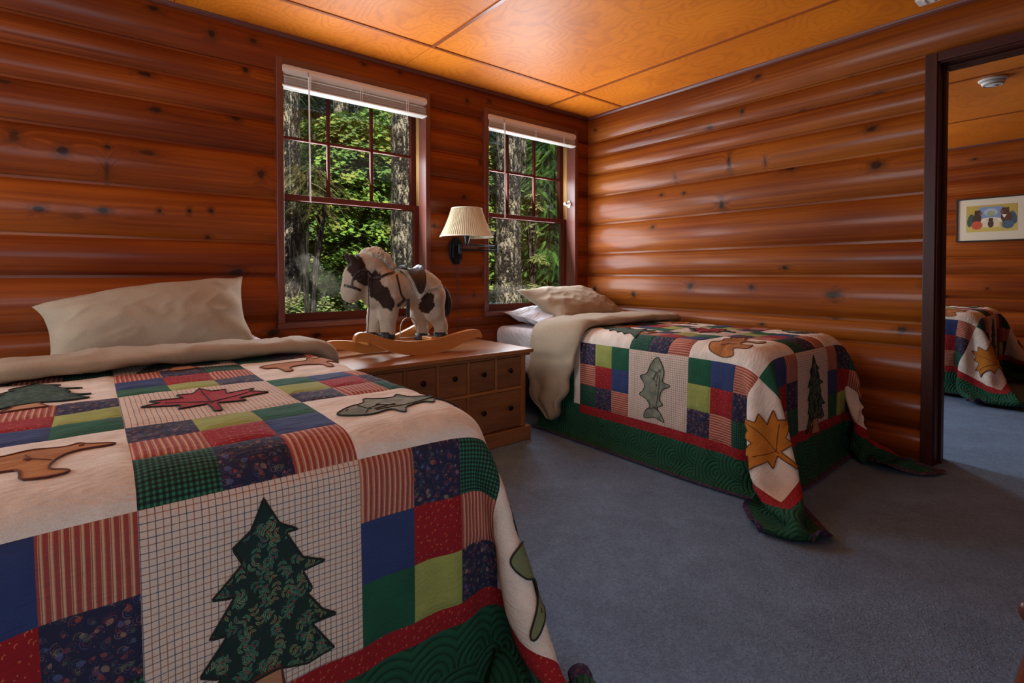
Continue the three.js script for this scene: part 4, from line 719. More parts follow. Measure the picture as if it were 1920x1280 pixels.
  mesh('body', loc(g), FUR, horse);
  // mane: a woolly crest from the poll to the withers
  const FLEECE = std({ color: 0xe2d9c6, roughness: 1, bumpMap: tex(256, 256, (u, v) => 255 * (0.6 * noise(u * 40, v * 40, 16, 40, 40) + 0.4 * noise(u * 90, v * 90, 17, 90, 90)), false), bumpScale: 0.010 });
  const crest = [z(385, 222), z(430, 190), z(500, 185), z(565, 225), z(620, 290), z(650, 345)], rad = [0.022, 0.036, 0.040, 0.036, 0.028, 0.014];
  const mg = surfaceNets((x, y, w) => { let d = 1; for (let i = 0; i < 5; i++) { const s = (q) => [q[0], q[1], q[2]]; d = smin(d, cone([x, y, HZ + (w - HZ) * 0.72], s(crest[i]), s(crest[i + 1]), rad[i], rad[i + 1]), 0.02); } return d + 0.012 * (noise3(x * 110, y * 110, w * 110, 21) - 0.5); }, [-2.26, 0.93, 0.38], [-1.98, 1.13, 0.56], 0.005);
  { const p = mg.attributes.position, uv = new Float32Array(p.count * 2); for (let i = 0; i < p.count; i++) { uv[2 * i] = p.getX(i) * 8; uv[2 * i + 1] = p.getY(i) * 8; } mg.setAttribute('uv', new THREE.BufferAttribute(uv, 2)); }
  mesh('mane', loc(mg), FLEECE, horse);
  // tail
  const TAIL = std({ color: 0x33231f, roughness: 0.8 }), rr = rngOf(12), strands = [];
  for (let k = 0; k < 150; k++) { const a = rr() * 6.28, r = Math.sqrt(rr()) * 0.026, q = (pt, s) => V(pt[0] + Math.cos(a) * r * s, pt[1] + (rr() - 0.5) * 0.006, pt[2] + Math.sin(a) * r * s); const len = 0.65 + rr() * 0.4; const P = [z(1050, 455), z(1095, 470), z(1128, 540), z(1142, 600 + 60 * len), z(1132, 700 + 90 * (len - 0.65))]; strands.push(new THREE.TubeGeometry(new THREE.CatmullRomCurve3([q(P[0], 0.4), q(P[1], 0.7), q(P[2], 1), q(P[3], 1.15), q(P[4], 0.7)]), 12, 0.0022, 4)); }
  mesh('tail', loc(mergeGeometries(strands)), TAIL, horse);
  // hooves
  const HOOF = std({ color: 0x1d2022, roughness: 0.45 });
  for (const [u, v, zz] of [[610, 905, zn], [468, 905, zf], [1088, 905, zn], [926, 912, zf]]) { const c = z(u, v, zz), h = lathe([[0, -0.022], [0.040, -0.022], [0.043, -0.014], [0.040, 0.006], [0.036, 0.020], [0, 0.022]], 24); h.scale(1.08, 1, 0.95); h.translate(c[0] - 0.004, c[1], c[2]); mesh('hoof', loc(h), HOOF, horse); }
  // eye
  { const e = new THREE.SphereGeometry(0.009, 16, 12); const c = z(352, 372, HZ + 0.060); e.translate(...c); mesh('eye', loc(e), std({ color: 0x080706, roughness: 0.1 }), horse); }
  // project a point drawn on the crop onto the near flank of the body
  const skin = (u, v, lift = 0.003) => { const d = camF.clone().addScaledVector(camR, (600 + u / 4.8 - 960) / FOCAL).addScaledVector(camU, (CY - 440 - v / 4.8) / FOCAL).normalize(); let p = at(600 + u / 4.8, 440 + v / 4.8, 'z', HZ + 0.16), s; for (let i = 0; i < 40; i++) { s = sdf(p.x, p.y, p.z); if (s < lift) break; p.addScaledVector(d, Math.max(0.0015, (s - lift) * 0.8)); if (p.z < HZ - 0.02) break; } return p; };
  // a strap: ribbon that follows the skin
  const strap = (name, pts, w, mat, lift = 0.004) => {
    const c2 = new THREE.CatmullRomCurve3(pts.map(p => V(p[0], p[1], 0))), n = 40, L = [];
    for (let i = 0; i <= n; i++) { const p = c2.getPoint(i / n), tg = c2.getTangent(i / n); const nx = -tg.y, ny = tg.x, ww = w / 2 * 1560; L.push([skin(p.x + nx * ww, p.y + ny * ww, lift), skin(p.x, p.y, lift + 0.0015), skin(p.x - nx * ww, p.y - ny * ww, lift)]); }
    return mesh(name, loc(grid(2, n, (u, v) => L[Math.round(v * n)][Math.round(u * 2)].clone())), mat, horse);
  };
  const LEATHER = std({ color: 0x2a1d1e, roughness: 0.45, side: THREE.DoubleSide }), GREY = std({ color: 0x31363a, roughness: 0.6, side: THREE.DoubleSide });
  strap('noseband', [[215, 455], [260, 465], [310, 478], [370, 502]], 0.015, LEATHER); strap('cheek_strap', [[283, 462], [292, 410], [320, 355], [370, 320], [425, 325], [455, 355], [475, 385]], 0.011, LEATHER);
  strap('neck_strap', [[470, 390], [540, 380], [600, 355], [670, 335]], 0.013, LEATHER);
  strap('girth', [[690, 355], [712, 450], [735, 540], [768, 585]], 0.010, LEATHER); strap('girth', [[765, 580], [735, 615], [700, 645]], 0.016, LEATHER);
  // saddle blanket and saddle, wrapped over the back
  const Tor = (u) => { const a = z(560, 480), b = z(900, 500), c = z(1010, 545), t = u * 1.0; return t < 0.75 ? [mix(a[0], b[0], t / 0.75), mix(a[1], b[1], t / 0.75), mix(0.092, 0.088, t / 0.75)] : [mix(b[0], c[0], (t - 0.75) / 0.25), mix(b[1], c[1], (t - 0.75) / 0.25), mix(0.088, 0.080, (t - 0.75) / 0.25)]; };
  const wrap = (x, ang, lift) => { // push out from the body axis until outside the skin
    const a = z(560, 480), b = z(1000, 520), t = clamp((x - a[0]) / (b[0] - a[0])), y = mix(a[1], b[1], t); let r = 0.05; const dy = Math.cos(ang), dz = Math.sin(ang); for (let i = 0; i < 130; i++) { if (sdf(x, y + dy * r, HZ + dz * r) > lift) break; r += 0.0012; } return V(x, y + dy * r, HZ + dz * r);
  };
  const x0 = z(690, 400)[0], xs = z(800, 560)[0], x1 = z(1040, 480)[0];
  const blanketEdge = (f) => f < 0.33 ? mix(0.35, 2.0, smooth(0, 0.33, f)) : f < 0.55 ? mix(2.0, 1.45, smooth(0.33, 0.55, f)) : mix(1.45, 1.15, smooth(0.55, 1, f));
  const bl = grid(44, 40, (u, v) => { const f = u, e = blanketEdge(f), a = mix(-e, e, v), x = mix(x0, x1, f); const p = wrap(x, a, 0.010 + 0.005 * Math.sin(Math.PI * v)); const nz = 0.006 * (noise3(p.x * 120, p.y * 120, p.z * 120, 33) - 0.5); return p.add(V(0, Math.cos(a) * nz, Math.sin(a) * nz)); });
  { const uv = bl.attributes.uv; for (let i = 0; i < uv.count; i++) uv.setXY(i, uv.getX(i) * 2.4, uv.getY(i) * 2.4); } FLEECE.side = THREE.DoubleSide;
  mesh('saddle_blanket', loc(bl), FLEECE, horse);
  const sx0 = z(735, 400)[0], sx1 = z(890, 400)[0];
  const sd = grid(28, 30, (u, v) => { const e = 1.78 * Math.pow(Math.sin(Math.PI * clamp(u * 0.9 + 0.05)), 0.7) * (1 - 0.1 * u), a = mix(-e, e, v), x = mix(sx0, sx1, u); const rise = (0.018 * Math.pow(Math.abs(2 * u - 1), 3)) * Math.pow(Math.cos(a * 0.9), 2); return wrap(x, a, 0.023).add(V(0, rise, 0)); });
  mesh('saddle', loc(sd), phy({ color: 0x2c1f1e, roughness: 0.5, clearcoat: 0.12, side: THREE.DoubleSide }), horse);
  // stirrup leather and iron
  const s0 = z(790, 575, HZ + 0.105), s1 = z(796, 745, HZ + 0.112), s2 = z(800, 925, HZ + 0.112);
  mesh('stirrup_strap', loc((() => { const g = new RoundedBoxGeometry(0.020, s0[1] - s1[1], 0.005, 2, 0.002); g.translate((s0[0] + s1[0]) / 2, (s0[1] + s1[1]) / 2, (s0[2] + s1[2]) / 2); return g; })()), GREY, horse);
  const CHROME = std({ color: 0xb8b4ae, roughness: 0.3, metalness: 0.8 }), bow = []; for (let i = 0; i <= 16; i++) { const a = Math.PI * (i / 16) ; bow.push([s1[0] - 0.046 * Math.cos(a), s1[1] - 0.052 + 0.052 * Math.sin(a) - 0.0, s1[2]]); } bow.unshift([s1[0] - 0.050, s2[1], s1[2]]); bow.push([s1[0] + 0.050, s2[1], s1[2]]);
  mesh('stirrup', loc(mergeGeometries([tube(bow, 0.0026, 50, 6), tube([[s1[0] - 0.054, s2[1], s1[2]], [s1[0] + 0.054, s2[1], s1[2]]], 0.003, 4, 6)])), CHROME, horse);
  // rein hanging from the head
  mesh('rein', loc(tube([skin(440, 345, 0.006), z(436, 430, HZ + 0.07), z(438, 560, HZ + 0.075), z(440, 700, HZ + 0.075), z(430, 860, HZ + 0.07), z(428, 895, HZ + 0.068)], 0.0028, 40, 6)), LEATHER, horse);
  // rockers
  const rTex = sawTex([206, 140, 74], [176, 108, 48], 121, 0.8, 24); const ROCK = phy({ map: rTex, roughness: 0.4, clearcoat: 0.35, clearcoatRoughness: 0.25 });
  const rocker = (top, bottom, zz, th) => {
    const P = [...top, ...bottom.slice().reverse()].map(([u, v]) => { const p = z(u, v, zz); return new THREE.Vector2(p[0], p[1]); });
    const nT = top.length, up = new THREE.SplineCurve(P.slice(0, nT)).getPoints(40), dn = new THREE.SplineCurve(P.slice(nT)).getPoints(40);
    const s = new THREE.Shape([...up, ...dn]); const g = new THREE.ExtrudeGeometry(s, { depth: th, bevelEnabled: true, bevelThickness: 0.004, bevelSize: 0.003, bevelSegments: 2 }); g.translate(0, 0, zz - th); boxUV(g, 'x'); return g;
  };
  const near = rocker([[312, 945], [330, 905], [380, 884], [470, 897], [600, 940], [760, 962], [900, 960], [1040, 942], [1180, 905], [1310, 868], [1390, 855], [1440, 872], [1456, 918]], [[318, 965], [370, 958], [470, 975], [560, 1015], [680, 1058], [800, 1078], [920, 1080], [1040, 1066], [1160, 1030], [1260, 985], [1350, 940], [1420, 918], [1450, 922]], HZ + 0.105, 0.022);
  const far = rocker([[46, 1015], [70, 972], [120, 957], [240, 957], [400, 970], [560, 965], [660, 915], [780, 860], [900, 795], [985, 742], [1020, 720], [1045, 735]], [[50, 1046], [110, 1030], [200, 1028], [300, 1045], [400, 1062], [520, 1050], [640, 1030], [760, 985], [880, 925], [985, 850], [1030, 790], [1048, 745]], HZ - 0.105, 0.022);
  mesh('rocker', loc(near), ROCK, horse); mesh('rocker', loc(far), ROCK, horse);
  for (const [u, v] of [[405, 960], [960, 925], [640, 965]]) { const p = z(u, v, HZ); mesh('cross_rail', loc(boxUV(rbox(p[0] - 0.022, p[0] + 0.022, p[1] - 0.011, p[1] + 0.011, HZ - 0.11, HZ + 0.09, 0.005), 'z')), ROCK, horse); }
}

// ---------------------------------------------------------------- swing arm lamp
{
  const l = thing('wall_lamp', 'dark swing arm wall lamp with a pleated cream shade between the windows', 'lamp', [-1.357, 1.123, 0.03]);
  const IRON = std({ color: 0x23252b, roughness: 0.38, metalness: 0.7 }), BRASS = std({ color: 0x2c2b2e, roughness: 0.4, metalness: 0.7 });
  const plate = (w, h, c, d) => { const s = new THREE.Shape([[-w + c, -h], [w - c, -h], [w, -h + c * 1.5], [w, h - c * 1.5], [w - c, h], [-w + c, h], [-w, h - c * 1.5], [-w, -h + c * 1.5]].map(p => new THREE.Vector2(...p))); return new THREE.ExtrudeGeometry(s, { depth: d, bevelEnabled: true, bevelThickness: 0.005, bevelSize: 0.005, bevelSegments: 2 }); };
  const a = plate(0.046, 0.088, 0.026, 0.010); const b = plate(0.031, 0.070, 0.018, 0.008); b.translate(0, 0, 0.014); mesh('back_plate', [a, b], IRON, l);
  // parts placed in the lamp's own frame
  const P = (x, y, zz) => [x + 1.357, y - 1.123, zz - 0.03];
  const sock = at(875, 452, 'z', 0.17), elbow = at(931, 465, 'z', 0.14);
  mesh('pivot', lathe([[0, -0.032], [0.010, -0.032], [0.011, 0.032], [0, 0.032]], 16).translate(...P(-1.357, 1.135, 0.085)), IRON, l);
  mesh('pivot_arm', tube([P(-1.357, 1.135, 0.05), P(-1.357, 1.135, 0.085)], 0.008, 4, 10), IRON, l);
  mesh('lower_arm', tube([P(-1.357, 1.128, 0.085), P(elbow.x, 1.128, 0.14)], 0.0065, 4, 10), IRON, l);
  mesh('upper_arm', tube([P(elbow.x, 1.158, 0.14), P(sock.x, 1.158, 0.17)], 0.0065, 4, 10), IRON, l);
  mesh('elbow_joint', lathe([[0, -0.028], [0.011, -0.028], [0.009, -0.02], [0.009, 0.02], [0.011, 0.028], [0, 0.03]], 16).translate(...P(elbow.x, 1.145, 0.14)), IRON, l);
  const y0 = 1.158; mesh('socket', lathe([[0, 0], [0.010, 0], [0.014, 0.02], [0.022, 0.052], [0.022, 0.075], [0.019, 0.10], [0, 0.10]], 20).translate(...P(sock.x, y0, 0.17)), BRASS, l);
  mesh('bulb', new THREE.SphereGeometry(0.028, 20, 14).translate(...P(sock.x, y0 + 0.128, 0.17)), std({ color: 0xe9e6dd, roughness: 0.25 }), l);
  const yb = 1.212, yt = 1.398, rb = 0.176, rt = 0.100, n = 288;
  const shade = grid(n, 6, (u, v) => { const t = v, r = mix(rb, rt, t) - 0.006 * Math.sin(Math.PI * t) + 0.0022 * (Math.round(u * n) % 4 < 2 ? 1 : -1), an = u * Math.PI * 2; return V(Math.cos(an) * r, mix(yb, yt, t), Math.sin(an) * r); }, true);
  shade.translate(sock.x + 1.357, -1.123, 0.14);
  const SHADE = phy({ color: 0xd8cfae, roughness: 0.85, transmission: 0.12, thickness: 0, side: THREE.DoubleSide });
  mesh('lamp_shade', shade, SHADE, l);
  for (const [r, y] of [[rb, yb], [rt, yt]]) { const t = new THREE.TorusGeometry(r, 0.0035, 8, 64); t.rotateX(Math.PI / 2); t.translate(...P(sock.x, y, 0.17)); mesh('shade_trim', t, std({ color: 0xe2dbc4, roughness: 0.8 }), l); }
  mesh('shade_spider', mergeGeometries([0, 2.09, 4.19].map(q => tube([P(sock.x, yt - 0.012, 0.17), P(sock.x + Math.cos(q) * rt, yt - 0.004, 0.17 + Math.sin(q) * rt)], 0.0018, 3, 5))), IRON, l);
  mesh('power_cord', tube([P(-1.357, 1.035, 0.045), P(-1.352, 0.95, 0.046), P(-1.346, 0.80, 0.044), P(-1.340, 0.62, 0.045), P(-1.337, 0.45, 0.046)], 0.0032, 40, 6), std({ color: 0x2a2320, roughness: 0.6 }), l);
}

// ---------------------------------------------------------------- next room: picture, smoke alarm, low box
{
  const art = (() => { // a generic storybook scene: brown animals round a table
    const c = document.createElement('canvas'); c.width = 512; c.height = 288; const x = c.getContext('2d');
    const el = (cx, cy, a, b, r, f) => { x.fillStyle = f; x.beginPath(); x.ellipse(cx, cy, a, b, r, 0, 7); x.fill(); };
    x.fillStyle = '#b9a24a'; x.fillRect(0, 0, 512, 288); x.fillStyle = '#7f93b4'; x.fillRect(130, 20, 240, 130); x.fillStyle = '#c9b35c'; x.fillRect(0, 210, 512, 78);
    el(250, 80, 70, 40, 0, '#a9b7c6'); el(250, 95, 42, 28, 0, '#8ea37e'); el(262, 84, 14, 10, 0, '#c9a54a');
    el(255, 170, 118, 34, 0, '#e6dcc4'); x.fillStyle = '#d9cdb0'; x.fillRect(170, 170, 170, 70);
    el(45, 160, 34, 70, 0.2, '#3d5248'); el(470, 150, 36, 70, -0.2, '#44566a');
    el(110, 150, 46, 64, 0.2, '#4a3226'); el(120, 86, 36, 32, 0, '#4a3226'); el(146, 92, 18, 13, 0, '#6a4a36'); el(98, 62, 10, 10, 0, '#3d281e'); el(140, 60, 9, 9, 0, '#3d281e'); el(110, 215, 56, 46, 0, '#c2553a');
    el(405, 140, 54, 70, -0.2, '#5a3b2a'); el(392, 74, 42, 36, 0, '#5a3b2a'); el(360, 84, 20, 14, 0, '#7a563e'); el(420, 48, 11, 11, 0, '#4a2f22'); el(372, 46, 10, 10, 0, '#4a2f22'); el(420, 220, 60, 44, 0, '#4d6678');
    el(252, 205, 30, 40, 0, '#4f3527'); el(252, 164, 24, 22, 0, '#4f3527'); el(238, 148, 7, 7, 0, '#3d281e'); el(267, 148, 7, 7, 0, '#3d281e');
    el(215, 160, 16, 6, 0, '#b9a78c'); el(300, 158, 16, 6, 0, '#b9a78c'); x.fillStyle = '#efe8d8'; x.beginPath(); x.moveTo(360, 110); x.lineTo(410, 112); x.lineTo(384, 150); x.fill();
    const t = new THREE.CanvasTexture(c); t.colorSpace = THREE.SRGBColorSpace; return t;
  })();
  const zL = 1.757, zR = 2.300, y0 = 1.291, y1 = 1.735, cz = (zL + zR) / 2, cy = (y0 + y1) / 2, w = zR - zL, h = y1 - y0;
  const p = thing('framed_picture', 'framed storybook print with cream mat on the log wall beyond the doorway', 'picture', [XF - 0.050, cy, cz]);
  const FR = std({ color: 0x2c211a, roughness: 0.5 }), f = 0.014;
  for (const [a, b, c, d] of [[-w / 2, w / 2, h / 2 - f, h / 2], [-w / 2, w / 2, -h / 2, -h / 2 + f], [-w / 2, -w / 2 + f, -h / 2 + f, h / 2 - f], [w / 2 - f, w / 2, -h / 2 + f, h / 2 - f]]) mesh('frame', rbox(-0.022, 0, c, d, a, b, 0.002), FR, p);
  mesh('mat', box(-0.010, -0.002, -h / 2 + f, h / 2 - f, -w / 2 + f, w / 2 - f), std({ color: 0xd9cfb8, roughness: 0.9 }), p);
  const g = new THREE.PlaneGeometry(w * 0.70, h * 0.60); g.rotateY(-Math.PI / 2); g.translate(-0.0108, 0.01, 0.0); mesh('print', g, std({ map: art, roughness: 0.8 }), p);
  // smoke alarm
  const s = at(1862, 153, 'y', HC - 0.02), a = thing('smoke_alarm', 'round white smoke alarm on the ceiling beyond the doorway', 'smoke alarm', [s.x, HC, s.z]);
  const WH = std({ color: 0xe6e2da, roughness: 0.45 });
  mesh('base', lathe([[0, 0], [0.075, 0], [0.077, -0.010], [0.070, -0.018], [0, -0.018]], 40), WH, a);
  mesh('cover', lathe([[0, -0.018], [0.062, -0.018], [0.060, -0.034], [0.048, -0.042], [0, -0.044]], 40), WH, a);
  mesh('vent_ring', new THREE.TorusGeometry(0.050, 0.004, 8, 40).rotateX(Math.PI / 2).translate(0, -0.041, 0), std({ color: 0x8f8a82, roughness: 0.6 }), a);
  mesh('test_button', lathe([[0, -0.043], [0.016, -0.043], [0.015, -0.048], [0, -0.049]], 24).translate(0.016, 0, 0.010), std({ color: 0xb4b0a8, roughness: 0.5 }), a);
  // white plate on the ceiling at the door wall
  const cp = at(1718, 0, 'y', HC), v = thing('ceiling_vent', 'white ceiling vent cover above the doorway wall', 'vent', [cp.x, HC - 0.004, cp.z]);
  mesh('plate', rbox(-0.004, 0.07, -0.006, 0.004, -0.004, 0.25, 0.002), WH, v); for (let i = 0; i < 8; i++) mesh('slat', rbox(0.006, 0.06, -0.010, -0.005, 0.02 + i * 0.031, 0.032 + i * 0.031, 0.002), WH, v);
  // low pine box beyond the far bed
  const bxx = thing('blanket_box', 'low orange pine box on the carpet beyond the doorway', 'box', [3.44, 0, 2.62]);
  mesh('body', boxUV(rbox(-0.25, 0.25, 0.0, 0.17, -0.42, 0.42, 0.02, 4), 'z'), LOGR, bxx); mesh('lid', boxUV(rbox(-0.262, 0.262, 0.17, 0.195, -0.43, 0.43, 0.006), 'z'), LOGR, bxx);
}

// ---------------------------------------------------------------- chair at the right edge
{
  const k = at(1905, 1252, 'y', 0.42), c = thing('wooden_chair', 'dark wooden chair standing on the open carpet', 'chair', [k.x, 0, k.z]);
  const CH = phy({ map: sawTex([112, 56, 34], [70, 30, 18], 141), roughness: 0.4, clearcoat: 0.3 });
  mesh('seat', boxUV(rbox(-0.055, 0.42, 0.388, 0.42, 0.0, 0.42, 0.012, 3), 'x'), CH, c);
  for (const [x, zz] of [[0.06, 0.06], [0.38, 0.04], [0.0, 0.39], [0.38, 0.39]]) mesh('leg', lathe([[0, 0], [0.016, 0], [0.020, 0.15], [0.016, 0.24], [0.020, 0.29], [0.022, 0.39], [0, 0.39]], 16).translate(x, 0, zz), CH, c);
  mesh('stretcher', tube([[0.06, 0.16, 0.06], [0.38, 0.16, 0.04]], 0.011, 4, 10), CH, c);
  const b = at(1919, 1149, 'y', 0.30); mesh('stretcher_end', new THREE.SphereGeometry(0.019, 20, 14).scale(0.8, 1.1, 0.8).translate(b.x - k.x + 0.012, 0.30, b.z - k.z + 0.006), CH, c);
  mesh('stretcher', tube([[b.x - k.x + 0.012, 0.30, b.z - k.z + 0.006], [0.38, 0.30, 0.39]], 0.011, 4, 10), CH, c);
  for (const x of [0.03, 0.37]) mesh('back_post', lathe([[0, 0], [0.016, 0], [0.014, 0.4], [0, 0.42]], 14).translate(x, 0.42, 0.40), CH, c);
  mesh('back_rail', boxUV(rbox(0.03, 0.37, 0.74, 0.80, 0.39, 0.41, 0.006), 'x'), CH, c);
}

// ---------------------------------------------------------------- forest outside the windows
{
  const soil = tex(512, 512, (u, v) => { const t = noise(u * 20, v * 20, 151, 20, 20) * 0.6 + noise(u * 90, v * 90, 152, 90, 90) * 0.5; return [70 * t + 20, 58 * t + 18, 38 * t + 10]; });
  const gg = grid(60, 60, (u, v) => { const x = mix(-24, 30, u), zz = mix(-0.17, -34, v); return V(x, -0.35 + 0.35 * (fbm(x * 0.4, zz * 0.4, 3, 4) - 0.5) + 0.02 * -zz * 1.0, zz); });
  { const uv = gg.attributes.uv; for (let i = 0; i < uv.count; i++) uv.setXY(i, uv.getX(i) * 40, uv.getY(i) * 26); const ix = gg.index.array; for (let i = 0; i < ix.length; i += 3) { const k = ix[i]; ix[i] = ix[i + 1]; ix[i + 1] = k; } gg.computeVertexNormals(); }
  const gr = mesh('ground', gg, std({ map: soil, roughness: 1, side: THREE.DoubleSide }), scene); gr.userData = { kind: 'structure', label: 'forest floor outside the windows', category: 'ground' };
  const barkT = (u, v) => { const w = noise(u * 12, v * 8, 161, 12, 8); return 0.42 * noise(u * 30 + w, v * 14, 162, 30, 14) + 0.34 * noise(u * 80, v * 46, 163, 80, 46) + 0.24 * noise(u * 190, v * 120, 164, 190, 120); };
  const bark = tex(512, 1024, (u, v) => { const t = smooth(0.30, 0.74, barkT(u, v)), m = noise(u * 5, v * 5, 166, 5, 5); return [mix(24, 150 + 20 * m, t), mix(22, 142 + 18 * m, t), mix(18, 128 + 8 * m, t)]; });
  const barkH = tex(512, 1024, (u, v) => 255 * smooth(0.25, 0.75, barkT(u, v)), false);
  const BARK = std({ map: bark, roughness: 1, bumpMap: barkH, bumpScale: 0.04 });
  const trunk = (x, zz, r0, r1, h, seed) => { const g = grid(40, 60, (u, v) => { const a = u * 6.2832, y = -0.5 + v * h, fl = 1 + 0.5 * Math.exp(-v * h * 1.6), r = mix(r0, r1, v) * fl * (1 + 0.08 * (noise(u * 9, v * 14, seed, 9) - 0.5) + 0.10 * (noise(u * 24, v * h * 5, seed + 1, 24) - 0.5)); return V(x + Math.cos(a) * r, y, zz + Math.sin(a) * r); }, true); { const uv = g.attributes.uv; for (let i = 0; i < uv.count; i++) uv.setXY(i, Math.round(uv.getX(i) * 1000) / 1000 * Math.max(1, Math.round(r0 * 6)), uv.getY(i) * h / 1.4); } return g; };
  const R = rngOf(2024);
  // leaves: broad maple-like leaf and a flat conifer spray
  const leafGeo = (() => { const s = new THREE.Shape([[0, -0.5], [0.18, -0.30], [0.50, -0.22], [0.34, 0.02], [0.46, 0.26], [0.16, 0.24], [0, 0.5], [-0.16, 0.24], [-0.46, 0.26], [-0.34, 0.02], [-0.50, -0.22], [-0.18, -0.30]].map(p => new THREE.Vector2(...p))); const g = new THREE.ShapeGeometry(s); g.rotateX(-Math.PI / 2); return g; })();
  const twig = (n, len, lw, droop) => { const gs = []; const r = rngOf(n * 7 + 3); for (let i = 0; i < n; i++) { const t = (i + 0.5) / n, sd = i % 2 ? 1 : -1, g = leafGeo.clone(); g.scale(lw, 1, lw); g.rotateZ((r() - 0.5) * 0.8); g.rotateX((r() - 0.5) * 0.8); g.rotateY(r() * 6.28); g.translate(sd * lw * 0.55 * (0.6 + r()), -droop * t * t + (r() - 0.5) * 0.03, t * len); gs.push(g); } return mergeGeometries(gs); };
  const spray = (n, len, w, droop) => { const pos = [], idx = []; const put = (...a) => { pos.push(...a); return pos.length / 3 - 1; }; for (let i = 0; i < n; i++) { const t = i / n, zz = t * len, y = -droop * t * t, L = w * Math.sin(Math.PI * (0.25 + 0.75 * t)) ; for (const s of [-1, 1]) { const a = put(0, y, zz), b = put(s * L * 0.9, y - L * 0.22, zz + L * 0.55), c = put(s * L * 0.10, y, zz + len / n * 0.95); idx.push(a, b, c); } } const g = new THREE.BufferGeometry(); g.setAttribute('position', new THREE.Float32BufferAttribute(pos, 3)); g.setIndex(idx); g.computeVertexNormals(); return g; };
  const TWIG = twig(9, 0.26, 0.062, 0.06), TWIGS = twig(8, 0.18, 0.036, 0.04), SPRAY = spray(16, 0.34, 0.055, 0.10), RHODO = (() => { const gs = []; for (let i = 0; i < 8; i++) { const g = leafGeo.clone(); g.scale(0.032, 1, 0.13); g.translate(0, 0, 0.07); g.rotateX(0.25); g.rotateY(i / 8 * 6.28); gs.push(g); } return mergeGeometries(gs); })();
  const LEAF = phy({ color: 0xffffff, roughness: 0.75, transmission: 0.22, thickness: 0, side: THREE.DoubleSide }), NEEDLE = std({ color: 0xffffff, roughness: 0.85, side: THREE.DoubleSide });
  const foliage = (parent, geo, n, place, cols, mat) => {
    const m = new THREE.InstancedMesh(geo, mat, n), M = new THREE.Matrix4(), Q = new THREE.Quaternion(), E = new THREE.Euler(), c = new THREE.Color();
    for (let i = 0; i < n; i++) { const { p, yaw, pitch, s } = place(i); E.set(pitch, yaw, (R() - 0.5) * 0.7, 'YXZ'); M.compose(p, Q.setFromEuler(E), V(s, s, s)); m.setMatrixAt(i, M); const k = cols[Math.floor(R() * cols.length)], t = 0.7 + R() * 0.6; m.setColorAt(i, c.setRGB(k[0] * t, k[1] * t, k[2] * t)); }
    m.name = 'foliage'; m.userData.kind = 'stuff'; m.castShadow = m.receiveShadow = true; parent.add(m); return m;
  };
  const MAPLE = [[0.10, 0.24, 0.02], [0.16, 0.32, 0.03], [0.07, 0.17, 0.02], [0.22, 0.34, 0.04], [0.26, 0.28, 0.04]], MOSSY = [[0.07, 0.17, 0.025], [0.05, 0.12, 0.02], [0.10, 0.20, 0.03]], FIR = [[0.03, 0.075, 0.02], [0.05, 0.11, 0.025], [0.02, 0.05, 0.015], [0.07, 0.13, 0.03]], DRY = [[0.20, 0.15, 0.05], [0.14, 0.13, 0.05], [0.09, 0.12, 0.03]];
  const shrub = (name, label, x, zz, rx, h, y0, n, geo, cols, mat = LEAF, grp) => {
    const t = thing(name, label, name.includes('fir') || name.includes('tree') ? 'tree' : 'shrub', [x, -0.35 - 0.02 * zz * 1, zz], grp);
    const yb = t.position.y, stems = []; for (let k = 0; k < 5; k++) { const a = R() * 6.28, q = rx * (0.2 + 0.5 * R()); stems.push(tube([[0, -0.25, 0], [Math.cos(a) * q * 0.3, (h + y0) * 0.35, Math.sin(a) * q * 0.3], [Math.cos(a) * q, (h + y0) * (0.7 + 0.25 * R()), Math.sin(a) * q]], 0.012 + R() * 0.012, 12, 5)); }
    mesh('stems', mergeGeometries(stems), BARK, t);
    const layers = Math.max(4, Math.round(h * 2.6));
    foliage(t, geo, n, () => { const lay = Math.floor(R() * layers), a = R() * 6.28, q = Math.sqrt(R()), prof = Math.sin(Math.PI * (0.12 + 0.80 * (lay + 0.5) / layers)); const y = y0 + (lay + 0.5 + (R() - 0.5) * 0.75) / layers * h; return { p: V(Math.cos(a) * rx * q * prof, y - 0.18 * q * q, Math.sin(a) * rx * q * prof), yaw: -a + Math.PI / 2 + (R() - 0.5) * 1.6, pitch: 0.15 + R() * 0.5, s: 0.7 + R() * 0.7 }; }, cols, mat); return t;
  };
  const fir = (label, x, zz, h, r0, n, cols, tr = 0.14) => {
    const t = thing('fir_tree', label, 'tree', [x, -0.35 - 0.02 * zz, zz], 'firs behind the cabin'); mesh('trunk', trunk(0, 0, tr, tr * 0.6, h + 1, 7 + Math.round(x * 10)), BARK, t);
    foliage(t, SPRAY, n, () => { const y = Math.pow(R(), 0.9) * h, a = R() * 6.28, rr = r0 * (1 - y / (h * 1.25)), q = Math.pow(R(), 0.6) * rr; return { p: V(Math.cos(a) * q, y + 0.25 - 0.22 * q, Math.sin(a) * q), yaw: -a + Math.PI / 2 + (R() - 0.5) * 1.2, pitch: 0.25 + R() * 0.35, s: 0.9 + R() * 0.9 }; }, cols, NEEDLE); return t;
  };
  const bigTrunk = (label, u, v, zz, r, h, seed, mat = BARK) => { const p = at(u, v, 'z', zz), t = thing('tree_trunk', label, 'tree', [p.x, -0.35 - 0.02 * zz, zz]); mesh('bark', trunk(0, 0, r, r * 0.82, h, seed), mat, t); return t; };
  bigTrunk('thick grey tree trunk seen through the window near the corner', 953, 420, -3.2, 0.205, 7, 3);
  bigTrunk('dark rough trunk beyond the saddle of the toy horse', 757, 400, -3.0, 0.165, 7, 5);
